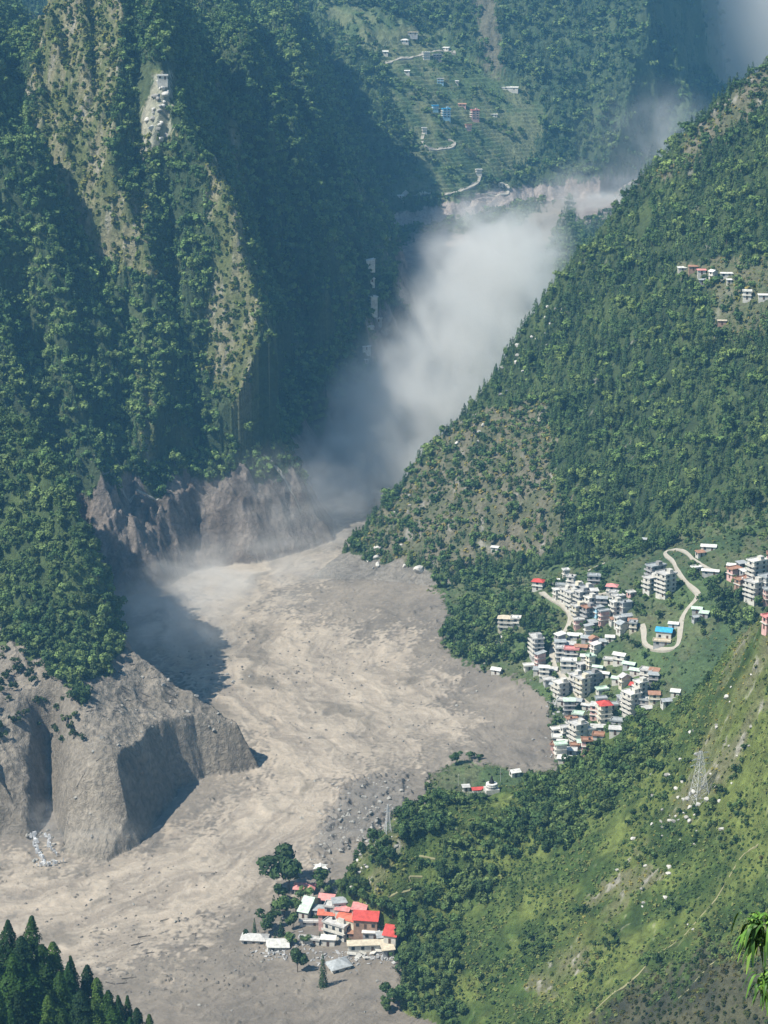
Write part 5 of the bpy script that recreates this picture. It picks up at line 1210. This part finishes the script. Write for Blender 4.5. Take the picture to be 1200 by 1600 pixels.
# ---------------------------------------------------------------- wood washed on to the bench and the mud
for i in range(46):
    if i < 34: px, py = rr.uniform(130, 270), rr.uniform(1035, 1120)
    else: px, py = [(205, 1478), (228, 1490), (165, 1535), (190, 1530), (182, 1538), (860, 1148), (420, 1640), (250, 1440), (300, 1460), (215, 1465), (150, 1190), (120, 1230)][i - 34]
    x, y, z = hit(px, py); L = rr.uniform(2.2, 6.5); a = rr.uniform(-0.6, 0.6); dx, dy = L * math.cos(a), L * math.sin(a)
    z2 = float(ground(np.array(x + dx), np.array(y + dy)))
    mb = MB().bar((0, 0, 0.25), (dx, dy, z2 - z + 0.3), 0.22, 0.12, 5).bar((dx * 0.6, dy * 0.6, (z2 - z) * 0.6 + 0.3), (dx * 0.8 - dy * 0.2, dy * 0.8 + dx * 0.2, (z2 - z) * 0.8 + 0.9), 0.1, 0.05, 4)
    o = mb.obj("tree_trunk_log", M['deadwood'], None, (x, y, z))
    tag(o, "dark stripped log strewn over the top of the grey bench" if i < 34 else "dark log lying in the mud", "log", "logs on the grey bench" if i < 34 else "logs in the mud")

# ---------------------------------------------------------------- waterfall at the left
x, y, z = hit(70, 1352)
for i in range(14):
    rock(40 + rr.uniform(0, 58), 1298 + rr.uniform(0, 50), rr.uniform(0.7, 1.8), "dark wet rock beside the waterfall", "wet rocks at the waterfall", 4 + i % 3, i)
def stream(pts, w):
    mb = MB(); V = []
    for i, (px, py) in enumerate(pts):
        q = hit(px, py); ww = w * (0.8 + 0.5 * ((i * 7) % 3) / 2)
        V += [(q[0] - ww, q[1] - 0.6, q[2] + 0.5), (q[0] + ww, q[1] - 0.6, q[2] + 0.5), (q[0] + ww * 0.7, q[1] - 1.2, q[2] + 0.9), (q[0] - ww * 0.7, q[1] - 1.2, q[2] + 0.9)]
    f = []
    for i in range(len(pts) - 1):
        for k in range(4):
            a, b = i * 4 + k, i * 4 + (k + 1) % 4; f.append((a, b, b + 4, a + 4))
    mb.poly(V, f); return mb
wf = empty("waterfall", (0, 0, 0)); tag(wf, "white water tumbling off the dark ledge at the far left in two strands", "waterfall")
for path_, n_, sp_, w_ in (([(50, 1304), (55, 1318), (61, 1334), (70, 1354)], 34, 2.2, 0.45), ([(70, 1307), (77, 1311), (79, 1324), (88, 1338)], 22, 1.8, 0.32), ([(60, 1354), (80, 1353), (100, 1346)], 12, 2.0, 0.28)):
    mb = MB()
    for i in range(n_):
        t = (i + rr.uniform(0, 1)) / n_ * (len(path_) - 1.001); k = int(t); t -= k
        px = path_[k][0] * (1 - t) + path_[k + 1][0] * t + rr.normal(0, sp_); py = path_[k][1] * (1 - t) + path_[k + 1][1] * t
        q = hit(px, py); w2 = w_ * rr.uniform(0.7, 2.2); h2 = rr.uniform(0.8, 2.4)
        b0 = [(q[0] + a_ * w2 + rr.normal(0, 0.1), q[1] - 0.5 - c_ * 0.4, q[2] + 0.4 + c_ * h2 + rr.normal(0, 0.1)) for a_, c_ in ((-1, 0), (0.2, -0.2), (1, 0.1), (0.8, 0.9), (-0.1, 1.1), (-0.9, 0.8))]
        b1 = [(x_ , y_ + 0.5, z_) for x_, y_, z_ in b0]
        mb.poly(b0 + b1, [tuple(range(6)), tuple(range(11, 5, -1))] + [(j, 6 + j, 6 + (j + 1) % 6, (j + 1) % 6) for j in range(6)])
    mb.obj("strand", M['foam'], wf)

# ---------------------------------------------------------------- leafy plant close to the camera, right edge
def frond_plant(px, py, Y, s, label, seed, n):
    x, y, z = PY(px, py, Y)
    o = empty("leafy_plant", (x, y, z)); tag(o, label, "plant")
    r = np.random.default_rng(seed)
    MB().bar((0.25 * s, 0, -0.2 * s), (0, 0, 0.1 * s), 0.012 * s, 0.008 * s, 6).bar((1.6 * s, 0.2, -1.6 * s), (0.25 * s, 0, -0.2 * s), 0.02 * s, 0.012 * s, 6).obj("stem", M['bark'], o)
    tones = [(0.075, 0.17, 0.025), (0.14, 0.25, 0.045), (0.035, 0.09, 0.018)]
    for i in range(n):
        a = r.uniform(0, 2 * math.pi); L = s * r.uniform(0.28, 0.5); wv = s * r.uniform(0.016, 0.03); up = r.uniform(0.1, 0.9)
        base = np.array([r.normal(0, 0.10), r.normal(0, 0.08), r.uniform(-0.12, 0.3)]) * s
        V = []; m_ = 6
        for k in range(m_ + 1):
            t = k / m_; rr_ = L * t * 0.55; zz = L * (up * t - (1.0 + 0.6 * up) * t * t)
            c = base + np.array([math.cos(a) * rr_, math.sin(a) * rr_, zz]); ww = wv * math.sin(math.pi * min(1, t * 0.85 + 0.12)) ** 0.7
            V += [tuple(c + np.array([-math.sin(a), math.cos(a), 0]) * ww), tuple(c + np.array([0, 0, -0.3 * ww])), tuple(c - np.array([-math.sin(a), math.cos(a), 0]) * ww)]
        fs = []
        for k in range(m_): q = 3 * k; fs += [(q, q + 1, q + 4, q + 3), (q + 1, q + 2, q + 5, q + 4)]
        MB().poly(V, fs).obj("leaf", M['leafA%d' % (i % 3)], o, smooth=True)
for i, c in enumerate([(0.075, 0.17, 0.025), (0.14, 0.25, 0.045), (0.035, 0.09, 0.018)]): M['leafA%d' % i] = flat("fresh_leaf", c, 0.5, 0.2, 8, 0)
frond_plant(1184, 1458, 9.0, 0.34, "bright green drooping plant close to the camera at the right edge", 3, 95)
frond_plant(1197, 1545, 8.0, 0.24, "lower bright green sprig close to the camera at the right edge", 4, 55)

# ---------------------------------------------------------------- air: thin blue haze everywhere, dust standing in the gorge
def volume_mat(name, dens, color, aniso=0.2, builder=None):
    m = bpy.data.materials.new(name); m.use_nodes = True; nt = m.node_tree
    for n in list(nt.nodes):
        if n.type != 'OUTPUT_MATERIAL': nt.nodes.remove(n)
    out = [n for n in nt.nodes if n.type == 'OUTPUT_MATERIAL'][0]
    v = nt.nodes.new("ShaderNodeVolumePrincipled"); v.inputs["Color"].default_value = (*color, 1); v.inputs["Density"].default_value = dens
    v.inputs["Anisotropy"].default_value = aniso
    nt.links.new(v.outputs[0], out.inputs["Volume"])
    if builder: builder(nt, v)
    return m
zmin = float(GZ.min()) - 1; ztop = max(float(GZ.max()), HC) + 12
hz = MB().quadbox((-100, 2130, (zmin + ztop) / 2), (2900, 2230, (ztop - zmin) / 2)).obj("haze", volume_mat("haze", 0.000098, (0.22, 0.58, 0.96), 0.0))
tag(hz, None, None, None, 'stuff')
def dust(px, py, Y, rx, ry, rz, dens, label, col=(0.96, 0.955, 0.93), nscale=2.6, seed=0.0, nlo=0.0):
    import bmesh
    def bld(nt, v):
        tc = nt.nodes.new("ShaderNodeTexCoord")
        ln = N(nt, "ShaderNodeVectorMath", operation='LENGTH'); nt.links.new(tc.outputs["Object"], ln.inputs[0])
        mp = nt.nodes.new("ShaderNodeMapping"); mp.inputs[1].default_value = (seed, seed * 1.7, 0); nt.links.new(tc.outputs["Object"], mp.inputs[0])
        ns = nt.nodes.new("ShaderNodeTexNoise"); ns.inputs["Scale"].default_value = nscale; ns.inputs["Detail"].default_value = 5; ns.inputs["Distortion"].default_value = 0.8; nt.links.new(mp.outputs[0], ns.inputs[0])
        nr = ramp(nt, ns.outputs[0], 0.40, 0.62, nlo, 1.7 if nlo < 0.5 else 1.0)
        fall = ramp(nt, ln.outputs["Value"], 0.15, 1.0, 1.0, 0.0)
        p = N(nt, "ShaderNodeMath", operation='POWER', i1=1.5); nt.links.new(fall, p.inputs[0])
        a = N(nt, "ShaderNodeMath", operation='MULTIPLY'); nt.links.new(p.outputs[0], a.inputs[0]); nt.links.new(nr, a.inputs[1])
        b = N(nt, "ShaderNodeMath", operation='MULTIPLY', i1=dens); nt.links.new(a.outputs[0], b.inputs[0])
        nt.links.new(b.outputs[0], v.inputs["Density"])
    bm = bmesh.new(); bmesh.ops.create_icosphere(bm, subdivisions=3, radius=1.0)
    me = bpy.data.meshes.new("dust_cloud"); bm.to_mesh(me); bm.free()
    me.materials.append(volume_mat("dust", dens, col, 0.1, bld))
    o = put("dust_cloud", me, None, PY(px, py, Y), 0, (rx, ry, rz)); tag(o, label, "dust cloud", None, 'stuff')
dust(775, 450, 1800, 85, 190, 95, 0.034, "thick pale dust filling the upper gorge", seed=1)
dust(715, 560, 1590, 70, 130, 92, 0.032, "pale dust rising in the middle of the gorge", seed=2)
dust(650, 650, 1470, 75, 95, 84, 0.045, "bluish dust in the lower gorge", seed=3)
dust(612, 712, 1415, 72, 85, 82, 0.045, "dust standing where the gorge narrows", seed=14)
dust(570, 765, 1370, 70, 75, 60, 0.05, "dust pouring out of the gorge past the toe of the slope", seed=12)
dust(460, 885, 1290, 85, 65, 34, 0.06, "thin dust over the mouth of the gorge", seed=4)
dust(360, 925, 1210, 95, 95, 38, 0.028, "dust trailing over the river bend", seed=13)
dust(430, 790, 1290, 85, 55, 48, 0.016, "dust veiling the scoured foot of the left mountain", seed=5)
dust(255, 965, 1095, 52, 62, 32, 0.022, "dust in the shaded nook behind the bench", seed=6)
dust(930, 330, 2180, 90, 130, 60, 0.012, "dust where the gorge turns behind the right slope", seed=7)
dust(1010, 260, 2350, 110, 130, 110, 0.010, "dust drifting up beside the far forested peak", seed=8)
dust(1180, 90, 2780, 300, 190, 240, 0.05, "bright haze filling the far side valley at the top right", seed=9, nlo=0.9)
dust(60, 1290, 880, 26, 24, 13, 0.022, "spray and dust hanging over the waterfall", seed=10)
dust(150, 1300, 850, 34, 20, 10, 0.008, "thin spray drifting right of the waterfall", seed=11)
SC.cycles.volume_step_rate = 1.0; SC.cycles.volume_max_steps = 256
